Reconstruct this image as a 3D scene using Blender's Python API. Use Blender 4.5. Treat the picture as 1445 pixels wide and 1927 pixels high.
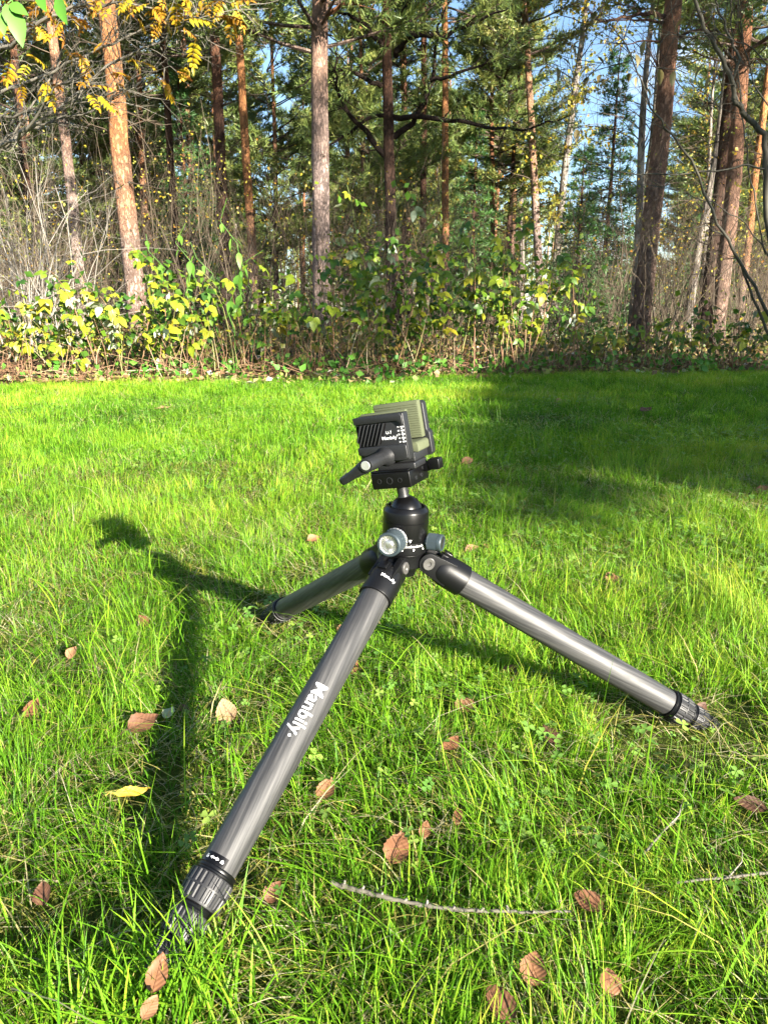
import bpy, bmesh, math, random
import numpy as np
from mathutils import Vector, Matrix

R = math.radians
rnd = random.Random(11)
rg = np.random.default_rng(11)
for o in list(bpy.data.objects):
    bpy.data.objects.remove(o)
scene = bpy.context.scene
col = scene.collection

# ------------------------------------------------------------------ camera
FPX, PITCH, CAMH = 1371.1, 0.2727, 0.5541
cd = bpy.data.cameras.new('camera')
cd.sensor_fit = 'HORIZONTAL'
cd.sensor_width = 36.0
cd.lens = 36.0 * FPX / 1445.0
cd.clip_start = 0.02
cd.clip_end = 1500
cam = bpy.data.objects.new('camera', cd)
col.objects.link(cam)
cam.location = (0, 0, CAMH)
cam.rotation_euler = (math.pi / 2 - PITCH, 0, 0)
scene.camera = cam

# ------------------------------------------------------------------ light
SUN_EL, SUN_AZ = R(19), R(38)        # light travels forward and 38 degrees to the left
LDIR = Vector((-math.sin(SUN_AZ) * math.cos(SUN_EL), math.cos(SUN_AZ) * math.cos(SUN_EL), -math.sin(SUN_EL)))
world = bpy.data.worlds.new('World')
scene.world = world
world.use_nodes = True
wn = world.node_tree
wn.nodes.clear()
sky = wn.nodes.new('ShaderNodeTexSky')
sky.sky_type = 'NISHITA'
sky.sun_disc = False
sky.sun_elevation = SUN_EL
sky.sun_rotation = math.pi - SUN_AZ
sky.air_density = 1.0
sky.dust_density = 0.15
sky.ozone_density = 2.5
wtc = wn.nodes.new('ShaderNodeTexCoord')
wno = wn.nodes.new('ShaderNodeTexNoise')
wno.inputs['Scale'].default_value = 3.2
wno.inputs['Detail'].default_value = 7
wno.inputs['Roughness'].default_value = 0.62
wmap = wn.nodes.new('ShaderNodeMapping')
wmap.inputs['Scale'].default_value = (1, 1, 2.6)
wmap.inputs['Location'].default_value = (0.35, 0.1, 0.4)
wr = wn.nodes.new('ShaderNodeValToRGB')
wr.color_ramp.elements[0].position = 0.52
wr.color_ramp.elements[1].position = 0.78
wmx = wn.nodes.new('ShaderNodeMixRGB')
wmx.inputs['Color2'].default_value = (8.5, 8.8, 9.2, 1)
wbg = wn.nodes.new('ShaderNodeBackground')
wbg.inputs['Strength'].default_value = 0.05
wout = wn.nodes.new('ShaderNodeOutputWorld')
wn.links.new(wtc.outputs['Generated'], wmap.inputs['Vector'])
wn.links.new(wmap.outputs['Vector'], wno.inputs['Vector'])
wn.links.new(wno.outputs['Fac'], wr.inputs['Fac'])
wn.links.new(wr.outputs['Color'], wmx.inputs['Fac'])
wn.links.new(sky.outputs['Color'], wmx.inputs['Color1'])
wn.links.new(wmx.outputs['Color'], wbg.inputs['Color'])
wn.links.new(wbg.outputs['Background'], wout.inputs['Surface'])

sd = bpy.data.lights.new('sun', 'SUN')
sd.energy = 5.0
sd.angle = R(0.5)
sd.color = (1.0, 0.92, 0.79)
sun = bpy.data.objects.new('sun', sd)
col.objects.link(sun)
sun.location = (6, -8, 9)
sun.rotation_euler = LDIR.to_track_quat('-Z', 'Y').to_euler()

scene.view_settings.view_transform = 'Standard'
scene.view_settings.look = 'None'
scene.view_settings.gamma = 1.0
scene.view_settings.exposure = 2.55
scene.render.engine = 'CYCLES'
scene.cycles.max_bounces = 3
scene.cycles.diffuse_bounces = 2
scene.cycles.glossy_bounces = 2
scene.cycles.transmission_bounces = 2
scene.cycles.transparent_max_bounces = 3
scene.cycles.use_denoising = True
scene.cycles.adaptive_threshold = 0.03
scene.cycles.sample_clamp_indirect = 4.0
scene.cycles.caustics_reflective = False
scene.cycles.caustics_refractive = False


# ------------------------------------------------------------------ helpers
CP, SP = math.cos(PITCH), math.sin(PITCH)


def ray(px, py):
    a = (px - 722.5) / FPX
    b = (963.5 - py) / FPX
    return a, CP + b * SP, -SP + b * CP


def at(px, py, Y):
    """the point seen at a photo pixel, Y metres ahead"""
    a, f, u = ray(px, py)
    t = Y / f
    return Vector((a * t, Y, CAMH + u * t))


def ground_at(px, py, z=0.0):
    a, f, u = ray(px, py)
    t = (z - CAMH) / u
    return Vector((a * t, f * t, z))


def vnoise(x, y, scale, seed=0):
    x = np.asarray(x, float) / scale + 1000.37
    y = np.asarray(y, float) / scale + 1000.71
    g = np.random.default_rng(seed).random((256, 256))
    xi, yi = np.floor(x).astype(int), np.floor(y).astype(int)
    fx, fy = x - xi, y - yi
    fx, fy = fx * fx * (3 - 2 * fx), fy * fy * (3 - 2 * fy)
    xi, yi = xi % 256, yi % 256
    x2, y2 = (xi + 1) % 256, (yi + 1) % 256
    return (g[xi, yi] * (1 - fx) + g[x2, yi] * fx) * (1 - fy) + (g[xi, y2] * (1 - fx) + g[x2, y2] * fx) * fy


def edge_y(x):
    x = np.asarray(x, float)
    return 5.93 + 0.206 * x + 0.42 * (vnoise(x, x * 0, 0.45, 5) - 0.5) + 0.14 * (vnoise(x, x * 0, 0.11, 6) - 0.5)


def gz(x, y):
    x = np.asarray(x, float)
    y = np.asarray(y, float)
    lawn = 0.012 * (vnoise(x, y, 0.28, 1) - 0.5) + 0.03 * (vnoise(x, y, 1.3, 2) - 0.5)
    k = np.clip((y - edge_y(x)) / 2.5, 0, 1)
    wood = 0.10 * (vnoise(x, y, 1.6, 3) - 0.3) + 0.35 * (vnoise(x, y, 9.0, 4) - 0.45)
    near = np.clip((np.hypot(x - 0.03, y - 0.88)) / 0.6, 0.15, 1)
    return lawn * (1 - k) * near + wood * k


def mesh_np(name, V, T, mat=None, tint=None, smooth=False):
    """triangles or quads from arrays"""
    V = np.ascontiguousarray(V, np.float32)
    T = np.ascontiguousarray(T, np.int32)
    me = bpy.data.meshes.new(name)
    n, k = T.shape
    me.vertices.add(len(V))
    me.vertices.foreach_set('co', V.ravel())
    me.loops.add(n * k)
    me.loops.foreach_set('vertex_index', T.ravel())
    me.polygons.add(n)
    me.polygons.foreach_set('loop_start', np.arange(n, dtype=np.int32) * k)
    if smooth:
        me.polygons.foreach_set('use_smooth', np.ones(n, bool))
    if tint is not None:
        a = me.attributes.new('tint', 'FLOAT', 'POINT')
        a.data.foreach_set('value', np.ascontiguousarray(tint, np.float32))
    me.update(calc_edges=True)
    if mat:
        me.materials.append(mat)
    return me


class MB:
    def __init__(self):
        self.v, self.f, self.t, self.m = [], [], [], []

    def add(self, vs, fs, tint=0.5, m=0):
        b = len(self.v)
        self.v += [tuple(p) for p in vs]
        self.f += [tuple(i + b for i in f) for f in fs]
        self.t += [tint] * len(vs)
        self.m += [m] * len(fs)

    def tube(self, pts, rads, sides=5, tint=0.5, cap=False, m=0, jit=0.0, r_=None):
        pts = [Vector(p) for p in pts]
        vs, fs = [], []
        up = Vector((0.13, 0.97, 0.2))
        n = len(pts)
        for i, p in enumerate(pts):
            d = (pts[min(i + 1, n - 1)] - pts[max(i - 1, 0)])
            if d.length < 1e-9:
                d = Vector((0, 0, 1))
            d.normalize()
            a = d.cross(up)
            if a.length < 0.15:
                a = d.cross(Vector((0.9, 0.1, 0.3)))
            a.normalize()
            b = d.cross(a)
            for k in range(sides):
                w = 2 * math.pi * k / sides
                rr = rads[i] * (1 + (jit * (r_.random() - 0.5) if jit else 0))
                vs.append(p + a * math.cos(w) * rr + b * math.sin(w) * rr)
        for i in range(n - 1):
            for k in range(sides):
                k2 = (k + 1) % sides
                fs.append((i * sides + k, i * sides + k2, (i + 1) * sides + k2, (i + 1) * sides + k))
        if cap:
            fs.append(tuple(range(sides))[::-1])
            fs.append(tuple((n - 1) * sides + k for k in range(sides)))
        self.add(vs, fs, tint, m)

    def mesh(self, name, mats, smooth=False):
        me = bpy.data.meshes.new(name)
        me.from_pydata(self.v, [], self.f)
        a = me.attributes.new('tint', 'FLOAT', 'POINT')
        a.data.foreach_set('value', np.array(self.t, np.float32))
        for mm in (mats if isinstance(mats, (list, tuple)) else [mats]):
            me.materials.append(mm)
        if any(self.m):
            me.polygons.foreach_set('material_index', np.array(self.m, np.int32))
        if smooth:
            me.polygons.foreach_set('use_smooth', np.ones(len(self.f), bool))
        me.update()
        return me


def obj(name, me, parent=None, loc=None, rot=None, scale=None, mw=None):
    o = bpy.data.objects.new(name, me)
    col.objects.link(o)
    if parent is not None:
        o.parent = parent
    if mw is not None:
        o.matrix_basis = mw
    if loc is not None:
        o.location = loc
    if rot is not None:
        o.rotation_euler = rot
    if scale is not None:
        o.scale = (scale,) * 3 if isinstance(scale, (int, float)) else scale
    return o


def tag(o, label, cat=None, group=None, kind=None):
    o['label'] = label
    if cat:
        o['category'] = cat
    if group:
        o['group'] = group
    if kind:
        o['kind'] = kind
    return o


# ------------------------------------------------------------------ materials
def new_mat(name):
    m = bpy.data.materials.new(name)
    m.use_nodes = True
    nt = m.node_tree
    return m, nt, nt.nodes['Principled BSDF'], nt.nodes['Material Output']


def N(nt, t, **kw):
    n = nt.nodes.new(t)
    for k, v in kw.items():
        if k in n.inputs:
            n.inputs[k].default_value = v
        else:
            setattr(n, k, v)
    return n


def ramp(nt, stops):
    r = nt.nodes.new('ShaderNodeValToRGB')
    e = r.color_ramp.elements
    while len(e) > 1:
        e.remove(e[-1])
    e[0].position = stops[0][0]
    e[0].color = (*stops[0][1], 1)
    for p, c in stops[1:]:
        x = e.new(p)
        x.color = (*c, 1)
    return r


def leaf_mat(name, stops, trans=0.35, rough=0.45, spec=0.4, obj_random=0.0, noise=0.0, nscale=60):
    """stops index the 'tint' attribute (plus the object's own random number)"""
    m, nt, b, out = new_mat(name)
    L = nt.links.new
    at_ = N(nt, 'ShaderNodeAttribute', attribute_name='tint')
    fac = at_.outputs['Fac']
    if obj_random:
        oi = N(nt, 'ShaderNodeObjectInfo')
        mm = N(nt, 'ShaderNodeMath', operation='MULTIPLY_ADD')
        mm.inputs[1].default_value = obj_random
        L(oi.outputs['Random'], mm.inputs[0])
        L(fac, mm.inputs[2])
        fac = mm.outputs[0]
    if noise:
        tc = N(nt, 'ShaderNodeTexCoord')
        no = N(nt, 'ShaderNodeTexNoise', Scale=nscale, Detail=4.0)
        L(tc.outputs['Object'], no.inputs['Vector'])
        sb = N(nt, 'ShaderNodeMath', operation='SUBTRACT')
        sb.inputs[1].default_value = 0.5
        L(no.outputs['Fac'], sb.inputs[0])
        m2 = N(nt, 'ShaderNodeMath', operation='MULTIPLY_ADD')
        m2.inputs[1].default_value = noise
        L(sb.outputs[0], m2.inputs[0])
        L(fac, m2.inputs[2])
        fac = m2.outputs[0]
    r = ramp(nt, stops)
    L(fac, r.inputs['Fac'])
    L(r.outputs['Color'], b.inputs['Base Color'])
    b.inputs['Roughness'].default_value = rough
    b.inputs['Specular IOR Level'].default_value = spec
    if trans:
        tr = N(nt, 'ShaderNodeBsdfTranslucent')
        L(r.outputs['Color'], tr.inputs['Color'])
        mx = N(nt, 'ShaderNodeMixShader')
        mx.inputs[0].default_value = trans
        L(b.outputs[0], mx.inputs[1])
        L(tr.outputs[0], mx.inputs[2])
        L(mx.outputs[0], out.inputs['Surface'])
    return m


def plain_mat(name, colr, rough=0.5, metal=0.0, spec=0.5, bump=0.0, bscale=400, var=0.0):
    m, nt, b, out = new_mat(name)
    L = nt.links.new
    b.inputs['Base Color'].default_value = (*colr, 1)
    b.inputs['Roughness'].default_value = rough
    b.inputs['Metallic'].default_value = metal
    b.inputs['Specular IOR Level'].default_value = spec
    if bump or var:
        tc = N(nt, 'ShaderNodeTexCoord')
        no = N(nt, 'ShaderNodeTexNoise', Scale=bscale, Detail=5.0, Roughness=0.6)
        L(tc.outputs['Object'], no.inputs['Vector'])
        if bump:
            bp = N(nt, 'ShaderNodeBump', Strength=bump, Distance=0.001)
            L(no.outputs['Fac'], bp.inputs['Height'])
            L(bp.outputs['Normal'], b.inputs['Normal'])
        if var:
            d = tuple(c * (1 - var) for c in colr)
            e = tuple(min(1, c * (1 + var)) for c in colr)
            r = ramp(nt, [(0.3, d), (0.7, e)])
            no2 = N(nt, 'ShaderNodeTexNoise', Scale=bscale * 0.15, Detail=6.0)
            L(tc.outputs['Object'], no2.inputs['Vector'])
            L(no2.outputs['Fac'], r.inputs['Fac'])
            L(r.outputs['Color'], b.inputs['Base Color'])
    return m


def bark_mat(name, low, high, z0=2.0, z1=5.0, crack=(0.05, 0.035, 0.025), scale=7.0):
    """scaly pine bark: plated and grey-brown below, flaky and orange above"""
    m, nt, b, out = new_mat(name)
    L = nt.links.new
    tc = N(nt, 'ShaderNodeTexCoord')
    mp = N(nt, 'ShaderNodeMapping')
    mp.inputs['Scale'].default_value = (1, 1, 0.36)
    L(tc.outputs['Object'], mp.inputs['Vector'])
    vo = N(nt, 'ShaderNodeTexVoronoi', Scale=scale * 3.3, feature='DISTANCE_TO_EDGE')
    no = N(nt, 'ShaderNodeTexNoise', Scale=scale * 1.3, Detail=9.0, Roughness=0.72)
    no2 = N(nt, 'ShaderNodeTexNoise', Scale=1.3, Detail=3.0)
    wp = N(nt, 'ShaderNodeMixRGB', blend_type='ADD')
    wp.inputs['Fac'].default_value = 0.22
    L(mp.outputs['Vector'], wp.inputs['Color1'])
    L(no.outputs['Color'], wp.inputs['Color2'])
    L(wp.outputs['Color'], vo.inputs['Vector'])
    L(mp.outputs['Vector'], no.inputs['Vector'])
    L(tc.outputs['Object'], no2.inputs['Vector'])
    sp = N(nt, 'ShaderNodeSeparateXYZ')
    L(tc.outputs['Object'], sp.inputs[0])
    ad = N(nt, 'ShaderNodeMath', operation='MULTIPLY_ADD')
    ad.inputs[1].default_value = 2.4
    L(no2.outputs['Fac'], ad.inputs[0])
    L(sp.outputs['Z'], ad.inputs[2])
    mr = N(nt, 'ShaderNodeMapRange')
    mr.inputs['From Min'].default_value = z0 + 1.2
    mr.inputs['From Max'].default_value = z1 + 1.2
    L(ad.outputs[0], mr.inputs['Value'])
    base = N(nt, 'ShaderNodeMixRGB')
    base.inputs['Color1'].default_value = (*low, 1)
    base.inputs['Color2'].default_value = (*high, 1)
    L(mr.outputs[0], base.inputs['Fac'])
    v1 = N(nt, 'ShaderNodeMixRGB', blend_type='MULTIPLY')
    v1.inputs['Fac'].default_value = 0.75
    r1 = ramp(nt, [(0.3, (0.45, 0.42, 0.42)), (0.55, (1, 1, 1)), (0.75, (1.0, 0.95, 0.9))])
    L(no.outputs['Fac'], r1.inputs['Fac'])
    L(base.outputs['Color'], v1.inputs['Color1'])
    L(r1.outputs['Color'], v1.inputs['Color2'])
    n4 = N(nt, 'ShaderNodeTexNoise', Scale=3.4, Detail=5.0, Roughness=0.6)
    L(tc.outputs['Object'], n4.inputs['Vector'])
    r4 = ramp(nt, [(0.38, (0.42, 0.43, 0.46)), (0.52, (1, 1, 1)), (0.66, (1.15, 1.08, 1.0))])
    L(n4.outputs['Fac'], r4.inputs['Fac'])
    v2 = N(nt, 'ShaderNodeMixRGB', blend_type='MULTIPLY')
    v2.inputs['Fac'].default_value = 0.7
    L(v1.outputs['Color'], v2.inputs['Color1'])
    L(r4.outputs['Color'], v2.inputs['Color2'])
    v1 = v2
    ck = N(nt, 'ShaderNodeMixRGB')
    r2 = ramp(nt, [(0.0, (0.7, 0.7, 0.7)), (0.05, (0.45, 0.45, 0.45)), (0.13, (0, 0, 0))])
    L(vo.outputs['Distance'], r2.inputs['Fac'])
    L(r2.outputs['Color'], ck.inputs['Fac'])
    L(v1.outputs['Color'], ck.inputs['Color1'])
    ck.inputs['Color2'].default_value = (*crack, 1)
    L(ck.outputs['Color'], b.inputs['Base Color'])
    bp = N(nt, 'ShaderNodeBump', Strength=0.8, Distance=0.03)
    r3 = ramp(nt, [(0.0, (0, 0, 0)), (0.2, (1, 1, 1))])
    L(vo.outputs['Distance'], r3.inputs['Fac'])
    L(r3.outputs['Color'], bp.inputs['Height'])
    L(bp.outputs['Normal'], b.inputs['Normal'])
    b.inputs['Roughness'].default_value = 0.9
    b.inputs['Specular IOR Level'].default_value = 0.15
    return m


M = {}
M['grass'] = leaf_mat('grass', [(0.0, (0.022, 0.080, 0.006)), (0.35, (0.074, 0.200, 0.008)), (0.62, (0.170, 0.350, 0.016)), (0.80, (0.310, 0.430, 0.034)), (0.86, (0.38, 0.37, 0.05)), (0.93, (0.42, 0.36, 0.15)), (1.0, (0.50, 0.46, 0.30))], trans=0.42, rough=0.5, spec=0.2)
M['clover'] = leaf_mat('clover', [(0, (0.05, 0.14, 0.02)), (0.6, (0.13, 0.25, 0.04)), (1, (0.26, 0.34, 0.06))], trans=0.3)
M['moss'] = leaf_mat('moss', [(0, (0.05, 0.08, 0.01)), (0.5, (0.13, 0.16, 0.02)), (0.8, (0.22, 0.21, 0.04)), (1, (0.25, 0.17, 0.07))], trans=0.2, rough=0.8, spec=0.1)
M['pine'] = leaf_mat('pine_needles', [(0, (0.042, 0.080, 0.024)), (0.45, (0.115, 0.175, 0.044)), (0.8, (0.205, 0.245, 0.060)), (1, (0.28, 0.27, 0.08))], trans=0.32, obj_random=0.30)
M['spruce'] = leaf_mat('spruce_needles', [(0, (0.012, 0.045, 0.016)), (0.6, (0.050, 0.130, 0.030)), (1, (0.100, 0.200, 0.045))], trans=0.2, obj_random=0.25)
M['birchleaf'] = leaf_mat('birch_leaves', [(0, (0.13, 0.17, 0.03)), (0.55, (0.30, 0.29, 0.04)), (0.85, (0.46, 0.33, 0.03)), (1, (0.45, 0.20, 0.03))], trans=0.45, obj_random=0.2)
M['rasp'] = leaf_mat('raspberry_leaf_top', [(0, (0.030, 0.090, 0.012)), (0.3, (0.085, 0.175, 0.014)), (0.55, (0.23, 0.30, 0.02)), (0.8, (0.43, 0.40, 0.025)), (1, (0.48, 0.33, 0.03))], trans=0.38, obj_random=0.38, noise=0.3, nscale=9)
M['rasp_under'] = leaf_mat('raspberry_leaf_underside', [(0, (0.38, 0.45, 0.33)), (1, (0.58, 0.60, 0.44))], trans=0.25, rough=0.8, spec=0.15, obj_random=0.5)
M['nettle'] = leaf_mat('nettle_leaf', [(0, (0.06, 0.20, 0.02)), (1, (0.17, 0.34, 0.05))], trans=0.4, obj_random=0.5)
M['rowan'] = leaf_mat('rowan_leaf', [(0, (0.24, 0.27, 0.02)), (0.4, (0.42, 0.32, 0.015)), (0.75, (0.46, 0.24, 0.02)), (1, (0.26, 0.10, 0.025))], trans=0.45, obj_random=0.7, noise=0.25, nscale=18)
M['cherry'] = leaf_mat('green_leaf', [(0, (0.07, 0.24, 0.02)), (1, (0.14, 0.34, 0.05))], trans=0.45, obj_random=0.5)
M['darkleaf'] = leaf_mat('withered_leaf', [(0, (0.05, 0.05, 0.03)), (0.6, (0.13, 0.12, 0.05)), (1, (0.22, 0.16, 0.05))], trans=0.15, obj_random=0.7)
M['litter'] = leaf_mat('litter_leaf', [(0, (0.10, 0.06, 0.035)), (0.35, (0.21, 0.12, 0.06)), (0.6, (0.30, 0.21, 0.10)), (0.78, (0.34, 0.30, 0.08)), (0.9, (0.15, 0.22, 0.04)), (1, (0.55, 0.52, 0.42))], trans=0.15, rough=0.7)
M['drystem'] = leaf_mat('dry_stem', [(0, (0.06, 0.030, 0.018)), (0.4, (0.15, 0.080, 0.045)), (0.75, (0.25, 0.165, 0.095)), (1, (0.42, 0.34, 0.22))], trans=0.0, rough=0.75, spec=0.2)
M['cane'] = leaf_mat('raspberry_cane', [(0, (0.13, 0.06, 0.035)), (0.5, (0.22, 0.12, 0.065)), (0.8, (0.21, 0.17, 0.07)), (1, (0.15, 0.19, 0.05))], trans=0.0, rough=0.6, obj_random=0.5)
M['twig'] = leaf_mat('bare_twig', [(0, (0.026, 0.019, 0.014)), (0.5, (0.064, 0.047, 0.032)), (1, (0.130, 0.102, 0.072))], trans=0.0, rough=0.8, spec=0.2, obj_random=0.3, noise=0.4, nscale=9)
M['greybranch'] = leaf_mat('grey_branch', [(0, (0.045, 0.042, 0.030)), (0.5, (0.105, 0.095, 0.075)), (1, (0.22, 0.20, 0.17))], trans=0.0, rough=0.75, spec=0.25, noise=0.5, nscale=14)
M['bark_orange'] = bark_mat('pine_bark_orange', (0.33, 0.235, 0.19), (0.48, 0.215, 0.085), 1.0, 2.6, crack=(0.13, 0.07, 0.045))
M['bark_pale'] = bark_mat('pine_bark_pale', (0.34, 0.255, 0.22), (0.42, 0.225, 0.13), 2.6, 5.0, crack=(0.13, 0.10, 0.09))
M['bark_brown'] = bark_mat('pine_bark_brown', (0.23, 0.155, 0.12), (0.36, 0.165, 0.085), 1.2, 4.5, crack=(0.06, 0.04, 0.03))
M['bark_dark'] = bark_mat('pine_bark_dark', (0.075, 0.05, 0.04), (0.13, 0.062, 0.035), 1.5, 5.0, crack=(0.03, 0.02, 0.018))
M['black_limb'] = bark_mat('dark_limb_bark', (0.030, 0.021, 0.017), (0.040, 0.026, 0.019), 1.5, 5.0, crack=(0.015, 0.011, 0.01))
M['bark_far'] = bark_mat('pine_bark_far', (0.17, 0.125, 0.10), (0.36, 0.175, 0.085), 2.0, 6.0, crack=(0.08, 0.05, 0.04), scale=4)
M['bark_birch'] = bark_mat('birch_bark', (0.20, 0.18, 0.155), (0.27, 0.24, 0.205), 0.3, 1.5, crack=(0.08, 0.06, 0.055), scale=2.2)


def ground_mat():
    m, nt, b, out = new_mat('soil_and_litter')
    L = nt.links.new
    tc = N(nt, 'ShaderNodeTexCoord')
    n1 = N(nt, 'ShaderNodeTexNoise', Scale=34.0, Detail=9.0, Roughness=0.7)
    n2 = N(nt, 'ShaderNodeTexNoise', Scale=3.2, Detail=5.0)
    n3 = N(nt, 'ShaderNodeTexNoise', Scale=1.1, Detail=6.0, Roughness=0.7)
    for n in (n1, n2, n3):
        L(tc.outputs['Object'], n.inputs['Vector'])
    lawn = ramp(nt, [(0.3, (0.022, 0.030, 0.007)), (0.5, (0.060, 0.085, 0.014)), (0.65, (0.10, 0.095, 0.028)), (0.8, (0.10, 0.065, 0.03))])
    L(n1.outputs['Fac'], lawn.inputs['Fac'])
    wood = ramp(nt, [(0.3, (0.045, 0.030, 0.018)), (0.5, (0.12, 0.082, 0.045)), (0.62, (0.16, 0.14, 0.05)), (0.75, (0.08, 0.10, 0.025))])
    mxn = N(nt, 'ShaderNodeMixRGB')
    mxn.inputs['Fac'].default_value = 0.5
    L(n1.outputs['Color'], mxn.inputs['Color1'])
    L(n3.outputs['Color'], mxn.inputs['Color2'])
    L(mxn.outputs['Color'], wood.inputs['Fac'])
    sp = N(nt, 'ShaderNodeSeparateXYZ')
    L(tc.outputs['Object'], sp.inputs[0])
    e1 = N(nt, 'ShaderNodeMath', operation='MULTIPLY_ADD')
    e1.inputs[1].default_value = -0.206
    L(sp.outputs['X'], e1.inputs[0])
    L(sp.outputs['Y'], e1.inputs[2])
    e2 = N(nt, 'ShaderNodeMath', operation='MULTIPLY_ADD')
    e2.inputs[1].default_value = 0.5
    L(n2.outputs['Fac'], e2.inputs[0])
    L(e1.outputs[0], e2.inputs[2])
    mr = N(nt, 'ShaderNodeMapRange')
    mr.inputs['From Min'].default_value = 5.95
    mr.inputs['From Max'].default_value = 6.25
    L(e2.outputs[0], mr.inputs['Value'])
    mx = N(nt, 'ShaderNodeMixRGB')
    L(mr.outputs[0], mx.inputs['Fac'])
    L(lawn.outputs['Color'], mx.inputs['Color1'])
    L(wood.outputs['Color'], mx.inputs['Color2'])
    L(mx.outputs['Color'], b.inputs['Base Color'])
    bp = N(nt, 'ShaderNodeBump', Strength=0.7, Distance=0.012)
    L(n1.outputs['Fac'], bp.inputs['Height'])
    L(bp.outputs['Normal'], b.inputs['Normal'])
    b.inputs['Roughness'].default_value = 0.95
    b.inputs['Specular IOR Level'].default_value = 0.1
    return m


# ------------------------------------------------------------------ ground
def build_ground():
    def axis(lim, fine, n):
        a = np.linspace(0, 1, n) ** 2.6 * (lim - fine)
        return a
    ys = np.concatenate([-axis(400, 0, 40)[::-1] - 0.5, np.arange(-0.4, 9, 0.12), 9 + axis(600, 0, 60)])
    xs = np.concatenate([-axis(500, 0, 45)[::-1] - 5, np.arange(-4.9, 4.95, 0.12), 5 + axis(500, 0, 45)])
    X, Y = np.meshgrid(xs, ys)
    Z = gz(X, Y)
    V = np.stack([X, Y, Z], -1).reshape(-1, 3)
    nx, ny = len(xs), len(ys)
    i = (np.arange(ny - 1)[:, None] * nx + np.arange(nx - 1)[None]).ravel()
    T = np.stack([i, i + 1, i + nx + 1, i + nx], -1)
    o = obj('ground', mesh_np('ground', V, T, ground_mat(), smooth=True))
    tag(o, 'mossy lawn soil running into brown woodland floor', kind='structure')


build_ground()

# ------------------------------------------------------------------ fallen leaves and twigs: where they lie
# px, py, length in photo pixels, width/length, heading in degrees, tint, label
LEAVES = [
    (60, 1330, 46, .7, 80, .35, 'orange brown fallen leaf at the left photo edge above the tripod foot'),
    (270, 1360, 62, .75, 25, .25, 'dull brown fallen leaf beside a pale green one'),
    (425, 1336, 52, .8, 110, .62, 'pale tan curled leaf left of the lettered tripod leg'),
    (318, 1338, 34, .7, 60, .97, 'grey green fallen leaf behind the dull brown one'),
    (345, 1328, 26, .7, 130, .22, 'small dark brown leaf tucked behind the grey green leaf'),
    (250, 1489, 68, .34, 8, .90, 'long narrow yellow fallen leaf'),
    (614, 1483, 54, .68, 70, .42, 'orange brown upright leaf just right of the lettered leg'),
    (748, 1592, 66, .8, 75, .33, 'large rust brown leaf in the middle foreground'),
    (800, 1556, 40, .6, 60, .40, 'small tan leaf close behind the large rust brown one'),
    (862, 1532, 44, .5, 100, .36, 'narrow brown leaf standing on edge in the centre lawn'),
    (80, 1676, 48, .8, 120, .22, 'dark brown leaf left of the near tripod foot'),
    (515, 1673, 46, .75, 60, .28, 'brown leaf right of the near leg twist lock'),
    (297, 1828, 70, .62, 80, .38, 'long red brown leaf in front of the near tripod foot'),
    (282, 1890, 46, .7, 50, .46, 'pale brown leaf lowest at the bottom left'),
    (1108, 1692, 62, .72, 160, .30, 'reddish brown leaf at the thin end of the long twig'),
    (1003, 1818, 66, .8, 75, .40, 'folded light brown leaf near the bottom edge'),
    (940, 1884, 84, .66, 100, .27, 'largest brown veined leaf cut by the bottom edge'),
    (1148, 1842, 50, .9, 80, .36, 'round brown leaf half sunk in the grass at bottom right'),
    (1412, 1510, 62, .5, 170, .12, 'dark brown leaf at the right edge below the right leg'),
    (1035, 1382, 56, .55, 95, .08, 'dark chocolate leaf below the right leg'),
    (875, 1325, 44, .8, 20, .30, 'brown leaf in the shade under the right leg'),
    (850, 1396, 42, .7, 60, .34, 'reddish leaf in the grass between the two lit legs'),
    (1320, 1330, 34, .7, 40, .15, 'dark leaf beside the right leg twist locks'),
    (1152, 1086, 32, .85, 10, .38, 'rusty leaf alone on the sunny lawn at right'),
    (590, 1013, 26, .8, 20, .44, 'small tan leaf behind the back leg'),
    (888, 1031, 28, .7, 30, .50, 'pinkish tan leaf beside the small head knob'),
    (916, 1025, 20, .8, 100, .36, 'tiny rust leaf next to the pinkish tan one'),
    (880, 866, 26, .7, 15, .48, 'pale leaf on shaded grass right of the clamp'),
    (135, 1224, 30, .7, 70, .50, 'tan leaf on the lawn at the left'),
    (270, 1166, 34, .6, 140, .34, 'brown leaf beyond the shadow of the near leg'),
    (665, 1252, 34, .6, 60, .34, 'brown leaf behind the lettered leg'),
    (1437, 922, 32, .7, 20, .36, 'brown leaf on the shade line at the right edge'),
    (1215, 772, 30, .6, 30, .20, 'dark leaf far back in the shaded lawn'),
    (1055, 757, 26, .7, 20, .60, 'pale tan leaf far back in the shaded lawn'),
    (640, 1180, 20, .7, 90, .30, 'tiny brown leaf under the back leg'),
    (960, 1255, 34, .5, 15, .34, 'flat brown leaf lying under the middle of the right leg'),
    (310, 768, 26, .6, 20, .62, 'dry pale leaf far back on the sunlit lawn'),
    (1305, 1075, 18, .8, 20, .4, 'tiny brown leaf right of the rusty one on sunny grass'),
    (540, 1385, 18, .7, 20, .3, 'small brown fragment left of the lettered leg'),
]
LEAF_POS = []
for i_, L_ in enumerate(LEAVES):
    g = ground_at(L_[0], L_[1], 0.055 if i_ in (12, 13) else 0.022)
    dist = math.hypot(g.y, CAMH)
    depth = g.y * CP + (CAMH - 0.02) * SP
    LEAF_POS.append((g, 0.92 * L_[2] / FPX * depth))
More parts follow.
